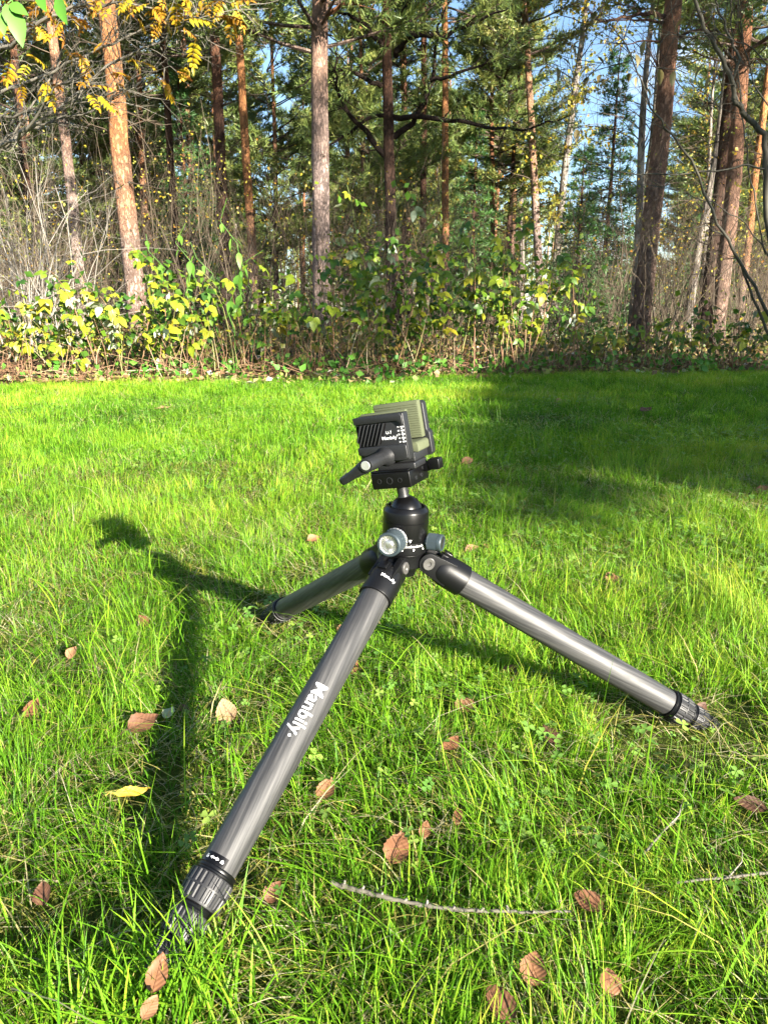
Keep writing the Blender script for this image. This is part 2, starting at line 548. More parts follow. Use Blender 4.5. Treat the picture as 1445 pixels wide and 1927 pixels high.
TWIGS = [
    ([(622, 1662), (660, 1673), (705, 1684), (760, 1697), (815, 1707), (880, 1714), (950, 1716), (1010, 1717), (1075, 1716)], 0.0026, 0.0011,
     'long grey knobbly twig lying across the front lawn'),
    ([(1272, 1662), (1320, 1656), (1370, 1652), (1420, 1646), (1475, 1640)], 0.0011, 0.0015,
     'grey bare twig entering from the right photo edge'),
    ([(1210, 1608), (1232, 1583), (1252, 1560), (1268, 1548), (1285, 1520)], 0.0014, 0.0010,
     'short crooked twig slanting up beside the right edge'),
]
TWIG_PTS = [[ground_at(px, py, 0.024) for px, py in t[0]] for t in TWIGS]


# ------------------------------------------------------------------ lawn
def blades(x, y, z, h, w, lean, az, tint, k=3, droop=0.35):
    n = len(x)
    dx, dy = np.cos(az), np.sin(az)
    sa = az + np.pi / 2 + (rg.random(n) - 0.5) * 1.6
    sx, sy = np.cos(sa), np.sin(sa)
    V = np.zeros((n, 2 * k + 1, 3), np.float32)
    for i in range(k + 1):
        t = i / k
        out = lean * h * (t ** 1.7)
        up = h * (t - droop * np.minimum(lean, 1.3) * t * t)
        cx, cy, cz = x + dx * out, y + dy * out, z + up
        if i == k:
            V[:, 2 * k] = np.stack([cx, cy, cz], -1)
        else:
            ww = 0.5 * w * (1 - 0.55 * t)
            V[:, 2 * i] = np.stack([cx - sx * ww, cy - sy * ww, cz], -1)
            V[:, 2 * i + 1] = np.stack([cx + sx * ww, cy + sy * ww, cz], -1)
    fs = []
    for i in range(k - 1):
        a = 2 * i
        fs += [(a, a + 1, a + 3), (a, a + 3, a + 2)]
    a = 2 * (k - 1)
    fs.append((a, a + 1, a + 2))
    F = np.array(fs, np.int32)
    T = (F[None] + (np.arange(n, dtype=np.int32) * (2 * k + 1))[:, None, None]).reshape(-1, 3)
    TI = np.repeat(tint[:, None], 2 * k + 1, 1)
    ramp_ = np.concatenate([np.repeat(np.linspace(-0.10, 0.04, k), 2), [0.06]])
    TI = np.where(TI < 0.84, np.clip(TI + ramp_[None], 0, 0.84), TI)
    return V.reshape(-1, 3), T, TI.ravel()


def join_np(parts):
    Vs, Ts, Is, b = [], [], [], 0
    for V, T, I in parts:
        Vs.append(V)
        Ts.append(T + b)
        Is.append(I)
        b += len(V)
    return np.concatenate(Vs), np.concatenate(Ts), np.concatenate(Is)


def scatter(y0, y1, density, half=0.60, extra=0.25):
    """random lawn points in the strip y0..y1, as wide as the view and a margin"""
    xm = half * y1 + extra
    n = int(density * 2 * xm * (y1 - y0))
    x = (rg.random(n) * 2 - 1) * xm
    y = y0 + rg.random(n) * (y1 - y0)
    keep = (np.abs(x) < half * y + extra) & (y < edge_y(x) + 0.12 * (rg.random(n) - 0.3))
    return x[keep], y[keep]


def clear_mask(x, y):
    """1 where grass may grow tall, lower where a leaf or twig lies on the grass"""
    k = np.ones(len(x))
    for g, ln in LEAF_POS:
        r = ln * 0.55
        dx, dy = x - g.x, (y - g.y) / 1.25
        k = np.minimum(k, np.where((np.hypot(dx, dy + r * 0.45) < r * 1.15), 0.30, 1))
    for a, b, rr in (((-0.150, 1.14), (-0.225, 1.29), 0.055), ((0.33, 0.885), (0.475, 0.892), 0.062), ((0.33, 0.82), (0.455, 0.815), 0.05), ((-0.135, 0.585), (-0.165, 0.53), 0.05)):
        t = np.clip(((x - a[0]) * (b[0] - a[0]) + (y - a[1]) * (b[1] - a[1])) / ((b[0] - a[0]) ** 2 + (b[1] - a[1]) ** 2), 0, 1)
        k = np.minimum(k, np.where(np.hypot(x - a[0] - t * (b[0] - a[0]), y - a[1] - t * (b[1] - a[1])) < rr, 0.42, 1))
    for pts in TWIG_PTS[:1]:
        for a, b in zip(pts[:-1], pts[1:]):
            t = np.clip(((x - a.x) * (b.x - a.x) + (y - a.y) * (b.y - a.y)) / ((b.x - a.x) ** 2 + (b.y - a.y) ** 2), 0, 1)
            d = np.hypot(x - a.x - t * (b.x - a.x), y - a.y + 0.006 - t * (b.y - a.y))
            k = np.minimum(k, np.where(d < 0.011, 0.30, 1))
    return k


def build_lawn():
    parts = []
    # the strip list: y from, to, blades per m2, segments, width factor
    for y0, y1, den, k, wf in ((0.30, 0.75, 80000, 3, 1.02), (0.75, 1.3, 70000, 3, 1.0), (1.3, 2.2, 46000, 2, 1.15), (2.2, 3.4, 30000, 2, 1.5), (3.4, 7.2, 17000, 2, 2.0)):
        x, y = scatter(y0, y1, den)
        n = len(x)
        c1 = vnoise(x, y, 0.075, 21)
        c2 = vnoise(x, y, 0.30, 22)
        c3 = vnoise(x, y, 0.9, 23)
        cm = clear_mask(x, y) if y0 < 3 else np.ones(n)
        keep = (rg.random(n) < np.clip(0.22 + 1.15 * c1, 0, 1)) & (rg.random(n) < np.clip(cm + 0.05, 0, 1))
        x, y, c1, c2, c3, cm = (q[keep] for q in (x, y, c1, c2, c3, cm))
        n = len(x)
        h = (0.016 + 0.042 * rg.random(n) ** 1.45) * (0.50 + 0.55 * c2 + 0.45 * c1) * np.where(cm < 1, 0.5, 1)
        tall = rg.random(n) < 0.035
        h = np.where(tall & (cm >= 1), h * 1.9 + 0.012, h)
        w = (0.0009 + 0.0014 * rg.random(n) ** 1.8) * wf
        lean = 0.15 + 1.05 * rg.random(n) ** 1.5
        az = rg.random(n) * 2 * np.pi
        flow = vnoise(x, y, 0.22, 31) * 4 * np.pi
        az = np.where(rg.random(n) < 0.55, flow + (rg.random(n) - 0.5) * 1.5, az)
        tint = np.clip(0.22 + 0.50 * rg.random(n) + 0.40 * (c3 - 0.5) + 0.25 * (c1 - 0.5) + 0.22 * (c2 - 0.5), 0.02, 0.80)
        dead = rg.random(n) < 0.055 + 0.16 * (vnoise(x, y, 0.16, 24) < 0.27) + 0.05 * (c3 < 0.35)
        tint = np.where(dead, 0.86 + 0.14 * rg.random(n), tint)
        lean = np.where(dead, lean + 0.8, lean)
        z = gz(x, y) - 0.003
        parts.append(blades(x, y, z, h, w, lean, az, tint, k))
    # loose, long, sprawling blades close by
    x, y = scatter(0.32, 1.9, 550)
    n = len(x)
    keep = clear_mask(x, y) > 0.9
    x, y = x[keep], y[keep]
    n = len(x)
    h = 0.055 + 0.065 * rg.random(n) ** 1.6
    parts.append(blades(x, y, gz(x, y), h, 0.0014 + 0.0014 * rg.random(n), 0.5 + 1.4 * rg.random(n), rg.random(n) * 6.283,
                        0.35 + 0.42 * rg.random(n), 5))
    # tufts standing before the near foot and the right foot
    for cx, cy, sx, sy, m_ in ((-0.185, 0.452, 0.045, 0.016, 230), (-0.170, 0.495, 0.03, 0.014, 130)):
        x = cx + rg.normal(size=m_) * sx
        y = cy + rg.normal(size=m_) * sy
        parts.append(blades(x, y, gz(x, y), 0.045 + 0.05 * rg.random(m_), 0.0016 + 0.0014 * rg.random(m_), 0.15 + 0.7 * rg.random(m_), rg.random(m_) * 6.283, 0.30 + 0.42 * rg.random(m_), 4))
    # flat straw threads in the thatch
    x, y = scatter(0.3, 2.6, 3000)
    n = len(x)
    h = 0.02 + 0.03 * rg.random(n)
    parts.append(blades(x, y, gz(x, y) + 0.004, h, 0.0010 + 0.0008 * rg.random(n), 1.9 + rg.random(n), rg.random(n) * 6.283,
                        0.87 + 0.13 * rg.random(n), 2, droop=0.55))
    V, T, I = join_np(parts)
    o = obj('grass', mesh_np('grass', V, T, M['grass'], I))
    tag(o, 'short sunlit lawn grass of many thin blades', 'grass', kind='stuff')
    # moss cushions between the blades
    parts = []
    for y0, y1, den, s in ((0.3, 1.3, 30000, 1.0), (1.3, 2.6, 14000, 1.5)):
        x, y = scatter(y0, y1, den)
        keep = rg.random(len(x)) < np.clip(1.5 - 2.0 * vnoise(x, y, 0.075, 21) + 0.5 * vnoise(x, y, 0.4, 41), 0, 1)
        x, y = x[keep], y[keep]
        n = len(x)
        parts.append(blades(x, y, gz(x, y) - 0.002, s * (0.008 + 0.012 * rg.random(n)), s * (0.0012 + 0.0014 * rg.random(n)), 0.3 + 1.3 * rg.random(n),
                            rg.random(n) * 6.283, np.clip(0.15 + 0.5 * rg.random(n) + 0.6 * (vnoise(x, y, 0.25, 42) - 0.5), 0, 1), 2))
    V, T, I = join_np(parts)
    tag(obj('moss', mesh_np('moss', V, T, M['moss'], I)), 'yellow green moss showing between the grass blades', 'moss', kind='stuff')
    # clover leaves
    px, py = scatter(0.35, 4.5, 1250)
    keep = rg.random(len(px)) < np.clip((vnoise(px, py, 0.35, 51) - 0.42) * 3.2, 0.03, 1)
    px, py = px[keep], py[keep]
    n = len(px)
    r = 0.0034 + 0.0042 * rg.random(n) ** 1.6
    hz = gz(px, py) + 0.012 + 0.030 * rg.random(n)
    a0 = rg.random(n) * 6.283
    tilt = (rg.random((n, 2)) - 0.5) * 0.9
    ol = np.array([(0, 0), (0.45, 0.42), (0.95, 0.62), (1.28, 0.35), (1.18, 0), (1.28, -0.35), (0.95, -0.62), (0.45, -0.42)])
    V = np.zeros((n, 3, 8, 3), np.float32)
    for j in range(3):
        a = a0 + j * 2.094 + (rg.random(n) - 0.5) * 0.3
        for q, (u, v) in enumerate(ol):
            X = r * (u * np.cos(a) - v * np.sin(a))
            Y = r * (u * np.sin(a) + v * np.cos(a))
            V[:, j, q, 0] = px + X
            V[:, j, q, 1] = py + Y
            V[:, j, q, 2] = hz + X * tilt[:, 0] + Y * tilt[:, 1] + r * (0.25 * abs(v) - 0.05 * u)
    F = np.array([(0, i, i + 1) for i in range(1, 7)], np.int32)
    T = (F[None] + (np.arange(n * 3, dtype=np.int32) * 8)[:, None, None]).reshape(-1, 3)
    I = np.repeat(np.clip(0.2 + 0.7 * rg.random(n), 0, 1), 24)
    sw = 0.0005
    SV = np.zeros((n, 3, 3), np.float32)
    SV[:, 0] = np.stack([px - sw, py, hz - 0.03], -1)
    SV[:, 1] = np.stack([px + sw, py, hz - 0.03], -1)
    SV[:, 2] = np.stack([px, py, hz], -1)
    ST = np.arange(n * 3, dtype=np.int32).reshape(-1, 3)
    V, T, I = join_np([(V.reshape(-1, 3), T, I), (SV.reshape(-1, 3), ST, np.full(n * 3, 0.6))])
    tag(obj('clover', mesh_np('clover', V, T, M['clover'], I)), 'small three-lobed clover leaves scattered through the lawn', 'clover', kind='stuff')


build_lawn()


# ------------------------------------------------------------------ fallen leaves
def brown_leaf_mat():
    m, nt, b, out = new_mat('fallen_leaf')
    L = nt.links.new
    oi = N(nt, 'ShaderNodeObjectInfo')
    tc = N(nt, 'ShaderNodeTexCoord')
    at_ = N(nt, 'ShaderNodeAttribute', attribute_name='tint')
    no = N(nt, 'ShaderNodeTexNoise', Scale=4.5, Detail=6.0, Roughness=0.65)
    L(tc.outputs['Object'], no.inputs['Vector'])
    ad = N(nt, 'ShaderNodeMath', operation='MULTIPLY_ADD')
    ad.inputs[1].default_value = 0.22
    L(no.outputs['Fac'], ad.inputs[0])
    sb = N(nt, 'ShaderNodeMath', operation='SUBTRACT')
    sb.inputs[1].default_value = 0.11
    L(at_.outputs['Fac'], sb.inputs[0])
    L(sb.outputs[0], ad.inputs[2])
    r = ramp(nt, [(0.0, (0.05, 0.025, 0.014)), (0.2, (0.095, 0.046, 0.027)), (0.35, (0.175, 0.078, 0.036)), (0.5, (0.245, 0.130, 0.064)), (0.65, (0.32, 0.21, 0.115)),
                  (0.85, (0.62, 0.40, 0.06)), (0.93, (0.62, 0.42, 0.05)), (0.97, (0.36, 0.40, 0.24)), (1.0, (0.36, 0.40, 0.24))])
    L(ad.outputs[0], r.inputs['Fac'])
    # side veins
    mp = N(nt, 'ShaderNodeMapping')
    L(tc.outputs['Object'], mp.inputs['Vector'])
    sp = N(nt, 'ShaderNodeSeparateXYZ')
    L(tc.outputs['Object'], sp.inputs[0])
    ab = N(nt, 'ShaderNodeMath', operation='ABSOLUTE')
    L(sp.outputs['Y'], ab.inputs[0])
    s1 = N(nt, 'ShaderNodeMath', operation='MULTIPLY_ADD')
    s1.inputs[1].default_value = -0.8
    L(ab.outputs[0], s1.inputs[0])
    L(sp.outputs['X'], s1.inputs[2])
    s2 = N(nt, 'ShaderNodeMath', operation='MULTIPLY')
    s2.inputs[1].default_value = 46
    L(s1.outputs[0], s2.inputs[0])
    s3 = N(nt, 'ShaderNodeMath', operation='SINE')
    L(s2.outputs[0], s3.inputs[0])
    rv = ramp(nt, [(0.0, (1, 1, 1)), (0.80, (1, 1, 1)), (1.0, (0.80, 0.76, 0.72))])
    L(s3.outputs[0], rv.inputs['Fac'])
    mu = N(nt, 'ShaderNodeMixRGB', blend_type='MULTIPLY')
    mu.inputs['Fac'].default_value = 0.35
    L(r.outputs['Color'], mu.inputs['Color1'])
    L(rv.outputs['Color'], mu.inputs['Color2'])
    L(mu.outputs['Color'], b.inputs['Base Color'])
    bp = N(nt, 'ShaderNodeBump', Strength=0.12, Distance=0.012)
    L(s3.outputs[0], bp.inputs['Height'])
    L(bp.outputs['Normal'], b.inputs['Normal'])
    b.inputs['Roughness'].default_value = 0.6
    b.inputs['Specular IOR Level'].default_value = 0.3
    tr = N(nt, 'ShaderNodeBsdfTranslucent')
    L(mu.outputs['Color'], tr.inputs['Color'])
    mx = N(nt, 'ShaderNodeMixShader')
    mx.inputs[0].default_value = 0.2
    L(b.outputs[0], mx.inputs[1])
    L(tr.outputs[0], mx.inputs[2])
    L(mx.outputs[0], out.inputs['Surface'])
    return m


M['fallen'] = brown_leaf_mat()


def fallen_leaf_mesh(seed, wl, tint):
    """unit-length serrated leaf blade, curled and buckled, with a stalk; two skins 8 thousandths apart"""
    r = random.Random(seed)
    nx, ny = 13, 6
    cup, twist, buck = r.uniform(0.15, 0.75), r.uniform(-0.7, 0.7), r.uniform(0.3, 1.0)
    bend = r.uniform(-0.5, 0.9)
    V, F = [], []
    ph = r.uniform(0, 6)
    for side in (0, 1):
        for i in range(nx + 1):
            t = i / nx
            prof = (math.sin(math.pi * min(1, t ** 0.72)) ** 0.8) * (1 - 0.12 * t) if 0 < t < 1 else 0.0
            hw = 0.5 * wl * prof * (1.0 + (0.07 if i % 2 else -0.03))
            for j in range(-ny // 2, ny // 2 + 1):
                v = j / (ny / 2)
                y = v * hw
                x = t - 0.5 + 0.05 * abs(v) * prof
                z = cup * y * y * 1.9 + bend * 0.35 * (t - 0.5) ** 2 + twist * y * (t - 0.5) + 0.035 * buck * math.sin(9 * t + ph + 5 * v * 0.6) * abs(v)
                V.append((x, y, z - side * 0.008))
    W = ny + 1
    S = (nx + 1) * W
    for side in (0, 1):
        for i in range(nx):
            for j in range(ny):
                a = side * S + i * W + j
                q = (a, a + 1, a + W + 1, a + W)
                F.append(q if side else q[::-1])
    mb = MB()
    mb.add(V, F, tint)
    z0 = bend * 0.35 * 0.25
    mb.tube([(-0.5, 0, z0), (-0.62, r.uniform(-.05, .05), z0 + 0.02), (-0.75, r.uniform(-.1, .1), z0 - 0.01)], [0.014, 0.011, 0.012], 5, max(0, tint - 0.1))
    mb.tube([(-0.5, 0, z0 + .004), (-0.15, 0, bend * .35 * .0225 + .006), (0.2, 0, bend * .35 * .04 + .005), (0.47, 0, bend * .35 * .22 + .004)], [0.013, 0.010, 0.007, 0.003], 4, max(0, tint - 0.08))
    return mb.mesh('fallen_leaf', M['fallen'], smooth=True)


for i, (L_, (g, ln)) in enumerate(zip(LEAVES, LEAF_POS)):
    px, py, _, wl, hd, tint, lab = L_
    me = fallen_leaf_mesh(100 + i, wl, tint)
    rr = random.Random(300 + i)
    tiltx = R(rr.uniform(12, 46))              # leaves lean on the blades and catch the low sun
    yaw = R(hd)
    # leaf plane first turned in its own plane, then tipped up towards the camera
    m = Matrix.Translation(Vector((g.x, g.y, (0.050 if i in (12, 13) else 0.016) + ln * 0.12))) @ Matrix.Rotation(R(rr.uniform(-18, 18)), 4, 'Z') @ Matrix.Rotation(tiltx, 4, 'X') @ Matrix.Rotation(yaw, 4, 'Z') @ Matrix.Diagonal((ln * 1.05, ln * 1.05, ln * 1.05, 1))
    o = obj('fallen_leaf', me, mw=m)
    tag(o, lab, 'leaf', 'fallen leaves on the lawn')

for (pix, r0, r1, lab), pts in zip(TWIGS, TWIG_PTS):
    rr = random.Random(len(lab))
    mb = MB()
    fine, rad = [], []
    for a, b in zip(pts[:-1], pts[1:]):
        for k in range(9):
            t = k / 9
            p = a.lerp(b, t)
            fine.append(p + Vector((rr.uniform(-1, 1), rr.uniform(-1, 1), rr.uniform(-1, 1))) * r0 * 0.22)
    fine.append(pts[-1])
    for k in range(len(fine)):
        t = k / (len(fine) - 1)
        rad.append((r0 * (1 - t) + r1 * t) * (rr.uniform(1.05, 1.3) if rr.random() < 0.3 else rr.uniform(0.82, 0.98)))
    mb.tube(fine, rad, 7, 0.45, cap=True)
    if r0 > 0.002:
        for k in range(6, len(fine) - 4, 7):
            d = Vector((rr.uniform(-1, 1), rr.uniform(-.6, .6), rr.uniform(0.2, 1))).normalized()
            mb.tube([fine[k], fine[k] + d * 0.003, fine[k] + d * 0.0052], [0.0016, 0.0015, 0.0009], 5, 0.8)
    else:
        k = len(fine) // 2
        mb.tube([fine[k], fine[k] + Vector((.02, .016, .004)), fine[k] + Vector((.03, .035, .003))], [r0 * .8, r0 * .6, r0 * .3], 5, 0.8)
    tag(obj('fallen_twig', mb.mesh('fallen_twig', M['greybranch'], True)), lab, 'twig', 'twigs on the lawn')


# ------------------------------------------------------------------ tripod
def carbon_mat():
    """wound carbon tube: long slightly twisted streaks under a satin coat"""
    m, nt, b, out = new_mat('carbon_tube')
    L = nt.links.new
    tc = N(nt, 'ShaderNodeTexCoord')
    sp = N(nt, 'ShaderNodeSeparateXYZ')
    L(tc.outputs['Object'], sp.inputs[0])
    an = N(nt, 'ShaderNodeMath', operation='ARCTAN2')
    L(sp.outputs['Y'], an.inputs[0])
    L(sp.outputs['X'], an.inputs[1])
    tw = N(nt, 'ShaderNodeMath', operation='MULTIPLY_ADD')
    tw.inputs[1].default_value = 5.5
    L(sp.outputs['Z'], tw.inputs[0])
    L(an.outputs[0], tw.inputs[2])
    c_, s_ = N(nt, 'ShaderNodeMath', operation='COSINE'), N(nt, 'ShaderNodeMath', operation='SINE')
    L(tw.outputs[0], c_.inputs[0])
    L(tw.outputs[0], s_.inputs[0])
    z_ = N(nt, 'ShaderNodeMath', operation='MULTIPLY')
    z_.inputs[1].default_value = 1.6
    L(sp.outputs['Z'], z_.inputs[0])
    cb = N(nt, 'ShaderNodeCombineXYZ')
    L(c_.outputs[0], cb.inputs['X'])
    L(s_.outputs[0], cb.inputs['Y'])
    L(z_.outputs[0], cb.inputs['Z'])
    n1 = N(nt, 'ShaderNodeTexNoise', Scale=5.4, Detail=5.0, Roughness=0.66)
    L(cb.outputs[0], n1.inputs['Vector'])
    r = ramp(nt, [(0.30, (0.014, 0.014, 0.0145)), (0.44, (0.024, 0.024, 0.025)), (0.54, (0.040, 0.0395, 0.0395)), (0.66, (0.064, 0.062, 0.061))])
    L(n1.outputs['Fac'], r.inputs['Fac'])
    L(r.outputs['Color'], b.inputs['Base Color'])
    n2 = N(nt, 'ShaderNodeTexNoise', Scale=90.0, Detail=4.0)
    L(tc.outputs['Object'], n2.inputs['Vector'])
    rr = N(nt, 'ShaderNodeMapRange')
    rr.inputs['To Min'].default_value = 0.46
    rr.inputs['To Max'].default_value = 0.60
    L(n2.outputs['Fac'], rr.inputs['Value'])
    L(rr.outputs[0], b.inputs['Roughness'])
    b.inputs['Specular IOR Level'].default_value = 0.5
    b.inputs['Metallic'].default_value = 0.1
    return m


M['carbon'] = carbon_mat()
M['black'] = plain_mat('black_anodised_metal', (0.0030, 0.0031, 0.0036), 0.42, 0.0, 0.26, bump=0.06, bscale=2500)
M['blackgloss'] = plain_mat('black_satin_metal', (0.0025, 0.0025, 0.0028), 0.30, 0.0, 0.28, bump=0.04, bscale=2500)
M['rubber'] = plain_mat('ribbed_rubber', (0.014, 0.014, 0.0155), 0.45, 0.0, 0.4, bump=0.1, bscale=1800)
M['blackrubber'] = plain_mat('black_rubber', (0.012, 0.012, 0.013), 0.55, 0.0, 0.4, bump=0.1, bscale=1800)
M['greymetal'] = plain_mat('dark_grey_cast_metal', (0.0110, 0.0115, 0.0126), 0.42, 0.0, 0.34, bump=0.16, bscale=3000, var=0.10)
M['bluegrey'] = plain_mat('blue_grey_anodised', (0.036, 0.050, 0.058), 0.40, 0.30, 0.5, bump=0.05, bscale=2500)
M['steel'] = plain_mat('bright_steel', (0.62, 0.61, 0.58), 0.28, 0.9, 0.5, bump=0.05, bscale=900)
M['cap'] = plain_mat('brushed_aluminium', (0.55, 0.56, 0.53), 0.36, 0.7, 0.5, bump=0.08, bscale=900)
M['green_pad'] = plain_mat('olive_rubber_pad', (0.070, 0.080, 0.044), 0.75, 0.0, 0.25, bump=0.12, bscale=1500, var=0.06)
M['print'] = plain_mat('white_print', (0.72, 0.73, 0.73), 0.5, 0.0, 0.3)
M['slot_shade'] = plain_mat('painted_slot_shade', (0.004, 0.004, 0.004), 0.8, 0.0, 0.1)  # near-black colour that paints the shade inside the grille slots


def lathe(profile, n=40, caps=True, rib=None):
    """profile: (s, r) along local Z. rib=(count, depth) makes lengthwise grooves where r is flagged by a third item"""
    V, F = [], []
    for it in profile:
        s, r = it[0], it[1]
        g = len(it) > 2 and it[2]
        for k in range(n):
            w = 2 * math.pi * k / n
            rr = r
            if g and rib:
                ph = (k * rib[0] / n) % 1.0
                rr = r - (rib[1] if ph < 0.34 else 0)
            V.append((rr * math.cos(w), rr * math.sin(w), s))
    m = len(profile)
    for i in range(m - 1):
        for k in range(n):
            k2 = (k + 1) % n
            F.append((i * n + k, i * n + k2, (i + 1) * n + k2, (i + 1) * n + k))
    if caps:
        F.append(tuple(range(n))[::-1])
        F.append(tuple((m - 1) * n + k for k in range(n)))
    return V, F


def to_mesh(name, V, F, mats, smooth_deg=35, bevel=0, mi=None):
    me = bpy.data.meshes.new(name)
    me.from_pydata([tuple(v) for v in V], [], F)
    bm = bmesh.new()
    bm.from_mesh(me)
    bmesh.ops.recalc_face_normals(bm, faces=bm.faces)
    if bevel:
        es = [e for e in bm.edges if len(e.link_faces) == 2 and e.calc_face_angle(0) > R(25)]
        bmesh.ops.bevel(bm, geom=es, offset=bevel, segments=3, profile=0.5, affect='EDGES', clamp_overlap=True)
    for e in bm.edges:
        e.smooth = len(e.link_faces) == 2 and e.calc_face_angle(0) < R(smooth_deg)
    for f in bm.faces:
        f.smooth = True
    bm.to_mesh(me)
    bm.free()
    for mm in (mats if isinstance(mats, (list, tuple)) else [mats]):
        me.materials.append(mm)
    return me


def box_vf(x0, x1, y0, y1, z0, z1):
    V = [(x, y, z) for z in (z0, z1) for y in (y0, y1) for x in (x0, x1)]
    F = [(0, 2, 3, 1), (4, 5, 7, 6), (0, 1, 5, 4), (2, 6, 7, 3), (0, 4, 6, 2), (1, 3, 7, 5)]
    return V, F


def box_mesh(name, b, mat, bevel=0.001):
    V, F = box_vf(*b)
    return to_mesh(name, V, F, mat, 40, bevel)


def join_vf(lst):
    V, F = [], []
    for v, f in lst:
        b = len(V)
        V += [tuple(p) for p in v]
        F += [tuple(i + b for i in q) for q in f]
    return V, F


def xf(vf, m):
    return [tuple(m @ Vector(v)) for v in vf[0]], vf[1]


def prism(outline, y0, y1):
    """outline in x,z; extruded along y"""
    n = len(outline)
    V = [(x, y0, z) for x, z in outline] + [(x, y1, z) for x, z in outline]
    F = [tuple(range(n)), tuple(range(n, 2 * n))[::-1]] + [(i, i + n, (i + 1) % n + n, (i + 1) % n) for i in range(n)]
    return V, F


def text_mesh(body, size, bold=0.0, cuts=0):
    cu = bpy.data.curves.new('lettering', 'FONT')
    cu.body = body
    cu.size = size
    cu.align_x = 'CENTER'
    cu.align_y = 'CENTER'
    cu.offset = bold
    cu.resolution_u = 3
    o = bpy.data.objects.new('lettering', cu)
    col.objects.link(o)
    dg = bpy.context.evaluated_depsgraph_get()
    me = bpy.data.meshes.new_from_object(o.evaluated_get(dg))
    bpy.data.objects.remove(o)
    bpy.data.curves.remove(cu)
    bm = bmesh.new()
    bm.from_mesh(me)
    bmesh.ops.triangulate(bm, faces=bm.faces)
    if cuts:                                   # slice across so the letters can bend round a tube
        ys = [v.co.y for v in bm.verts]
        for j in range(1, 4 * cuts):
            yc = min(ys) + (max(ys) - min(ys)) * j / (4 * cuts)
            bmesh.ops.bisect_plane(bm, geom=bm.verts[:] + bm.edges[:] + bm.faces[:], plane_co=(0, yc, 0), plane_no=(0, 1, 0))
        bmesh.ops.triangulate(bm, faces=bm.faces)
    V = [tuple(v.co) for v in bm.verts]
    bm.verts.index_update()
    F = [tuple(v.index for v in f.verts) for f in bm.faces]
    bm.free()
    bpy.data.meshes.remove(me)
    return V, F


TC = Vector((0.0259, 0.8825, 0.2439))                     # centre of the hinge plane
TILT = Matrix.Rotation(0.0298, 4, 'Y') @ Matrix.Rotation(-0.0215, 4, 'X')
YAW0, SPREAD, RP = -2.0618, 1.039, 0.030
tripod = bpy.data.objects.new('tripod', None)
col.objects.link(tripod)
tripod.location = (TC.x, TC.y, 0)
tag(tripod, 'low black tripod with grey carbon legs spread on the lawn and clamp head', 'tripod')
TB = Matrix.Translation(TC - Vector((TC.x, TC.y, 0))) @ TILT   # tripod frame under the root

# centre casting with its three hinge lugs
cast = [lathe([(-0.020, 0.010), (-0.019, 0.014), (-0.010, 0.0175), (-0.006, 0.022), (0.009, 0.0235), (0.0115, 0.0245), (0.0125, 0.024)], 48)]
base = obj('hinge_plate', to_mesh('hinge_plate', *join_vf(cast), M['black'], 30), tripod, mw=TB)
for k in range(3):
    a = YAW0 + k * 2 * math.pi / 3
    lug = prism([(0.012, 0.0105)] + [(RP + 0.0095 * math.cos(t), 0.0095 * math.sin(t)) for t in np.linspace(1.7, -1.7, 12)] + [(0.012, -0.0095)], -0.0065, 0.0065)
    lugo = obj('hinge_lug', to_mesh('hinge_lug', *lug, M['blackgloss'], 35, 0.0008), base, mw=Matrix.Rotation(a, 4, 'Z'))

# the leg: local Z runs down the leg, X is its upper side, Y the hinge axis
S0, E0, RT = 0.0547, 0.3913, 0.0160
leg_me = to_mesh('leg_tube', *lathe([(S0 - 0.004, RT), (E0 + 0.004, RT)], 64), M['carbon'], 60)


def bracket():
    prof = [(0.0125, 0.0135), (0.0140, 0.0152), (0.0190, 0.0172), (0.026, 0.0184), (0.047, 0.0186), (S0 - 0.0005, 0.0186), (S0, 0.0181), (S0, 0.0161)]
    parts = [lathe(prof, 56)]
    for s in (-1, 1):
        y0, y1 = (0.0072, 0.0142) if s > 0 else (-0.0142, -0.0072)
        # ear: round about the bolt, straight flanks back into the collar. outline in (x, z)
        out = [(0.0118 * math.cos(t), 0.0118 * math.sin(t)) for t in np.linspace(math.pi, 2 * math.pi, 14)] + [(0.0128, 0.012), (0.0145, 0.033), (-0.0140, 0.033), (-0.0125, 0.012)]
        parts.append(prism(out, y0, y1))
    # web that closes the lower side between the ears
    parts.append(prism([(-0.0128, 0.014), (-0.006, 0.014), (-0.004, 0.033), (-0.0138, 0.033)], -0.0073, 0.0073))
    return join_vf(parts)


br_me = to_mesh('leg_bracket', *bracket(), M['black'], 35, 0.0007)
stop_me = to_mesh('angle_stop', *join_vf([box_vf(0.0050, 0.0165, -0.0062, 0.0062, 0.0105, 0.031), box_vf(0.0160, 0.0205, -0.0056, 0.0056, 0.0125, 0.024)]), M['blackgloss'], 35, 0.0009)
bolt_vf = lathe([(0.0141, 0.0075), (0.0157, 0.0073), (0.0162, 0.0066), (0.0160, 0.0034), (0.0148, 0.0026), (0.0146, 0.0001)], 28, caps=False)
bolt_me = to_mesh('hinge_bolt', *xf(bolt_vf, Matrix.Rotation(-math.pi / 2, 4, 'X')), plain_mat('grey_bolt', (0.13, 0.125, 0.12), 0.35, 0.6), 30)
bolt2_me = to_mesh('hinge_bolt', *xf(bolt_vf, Matrix.Rotation(math.pi / 2, 4, 'X')), bpy.data.materials['grey_bolt'], 30)
z = E0
ring_me = to_mesh('rubber_collar', *lathe([(z, 0.0162), (z, 0.0176), (z + .0012, 0.0182), (z + .0026, 0.0176), (z + .0034, 0.0176), (z + .0046, 0.0183), (z + .0060, 0.0178), (z + .0062, 0.0165)], 56), M['blackgloss'], 30)


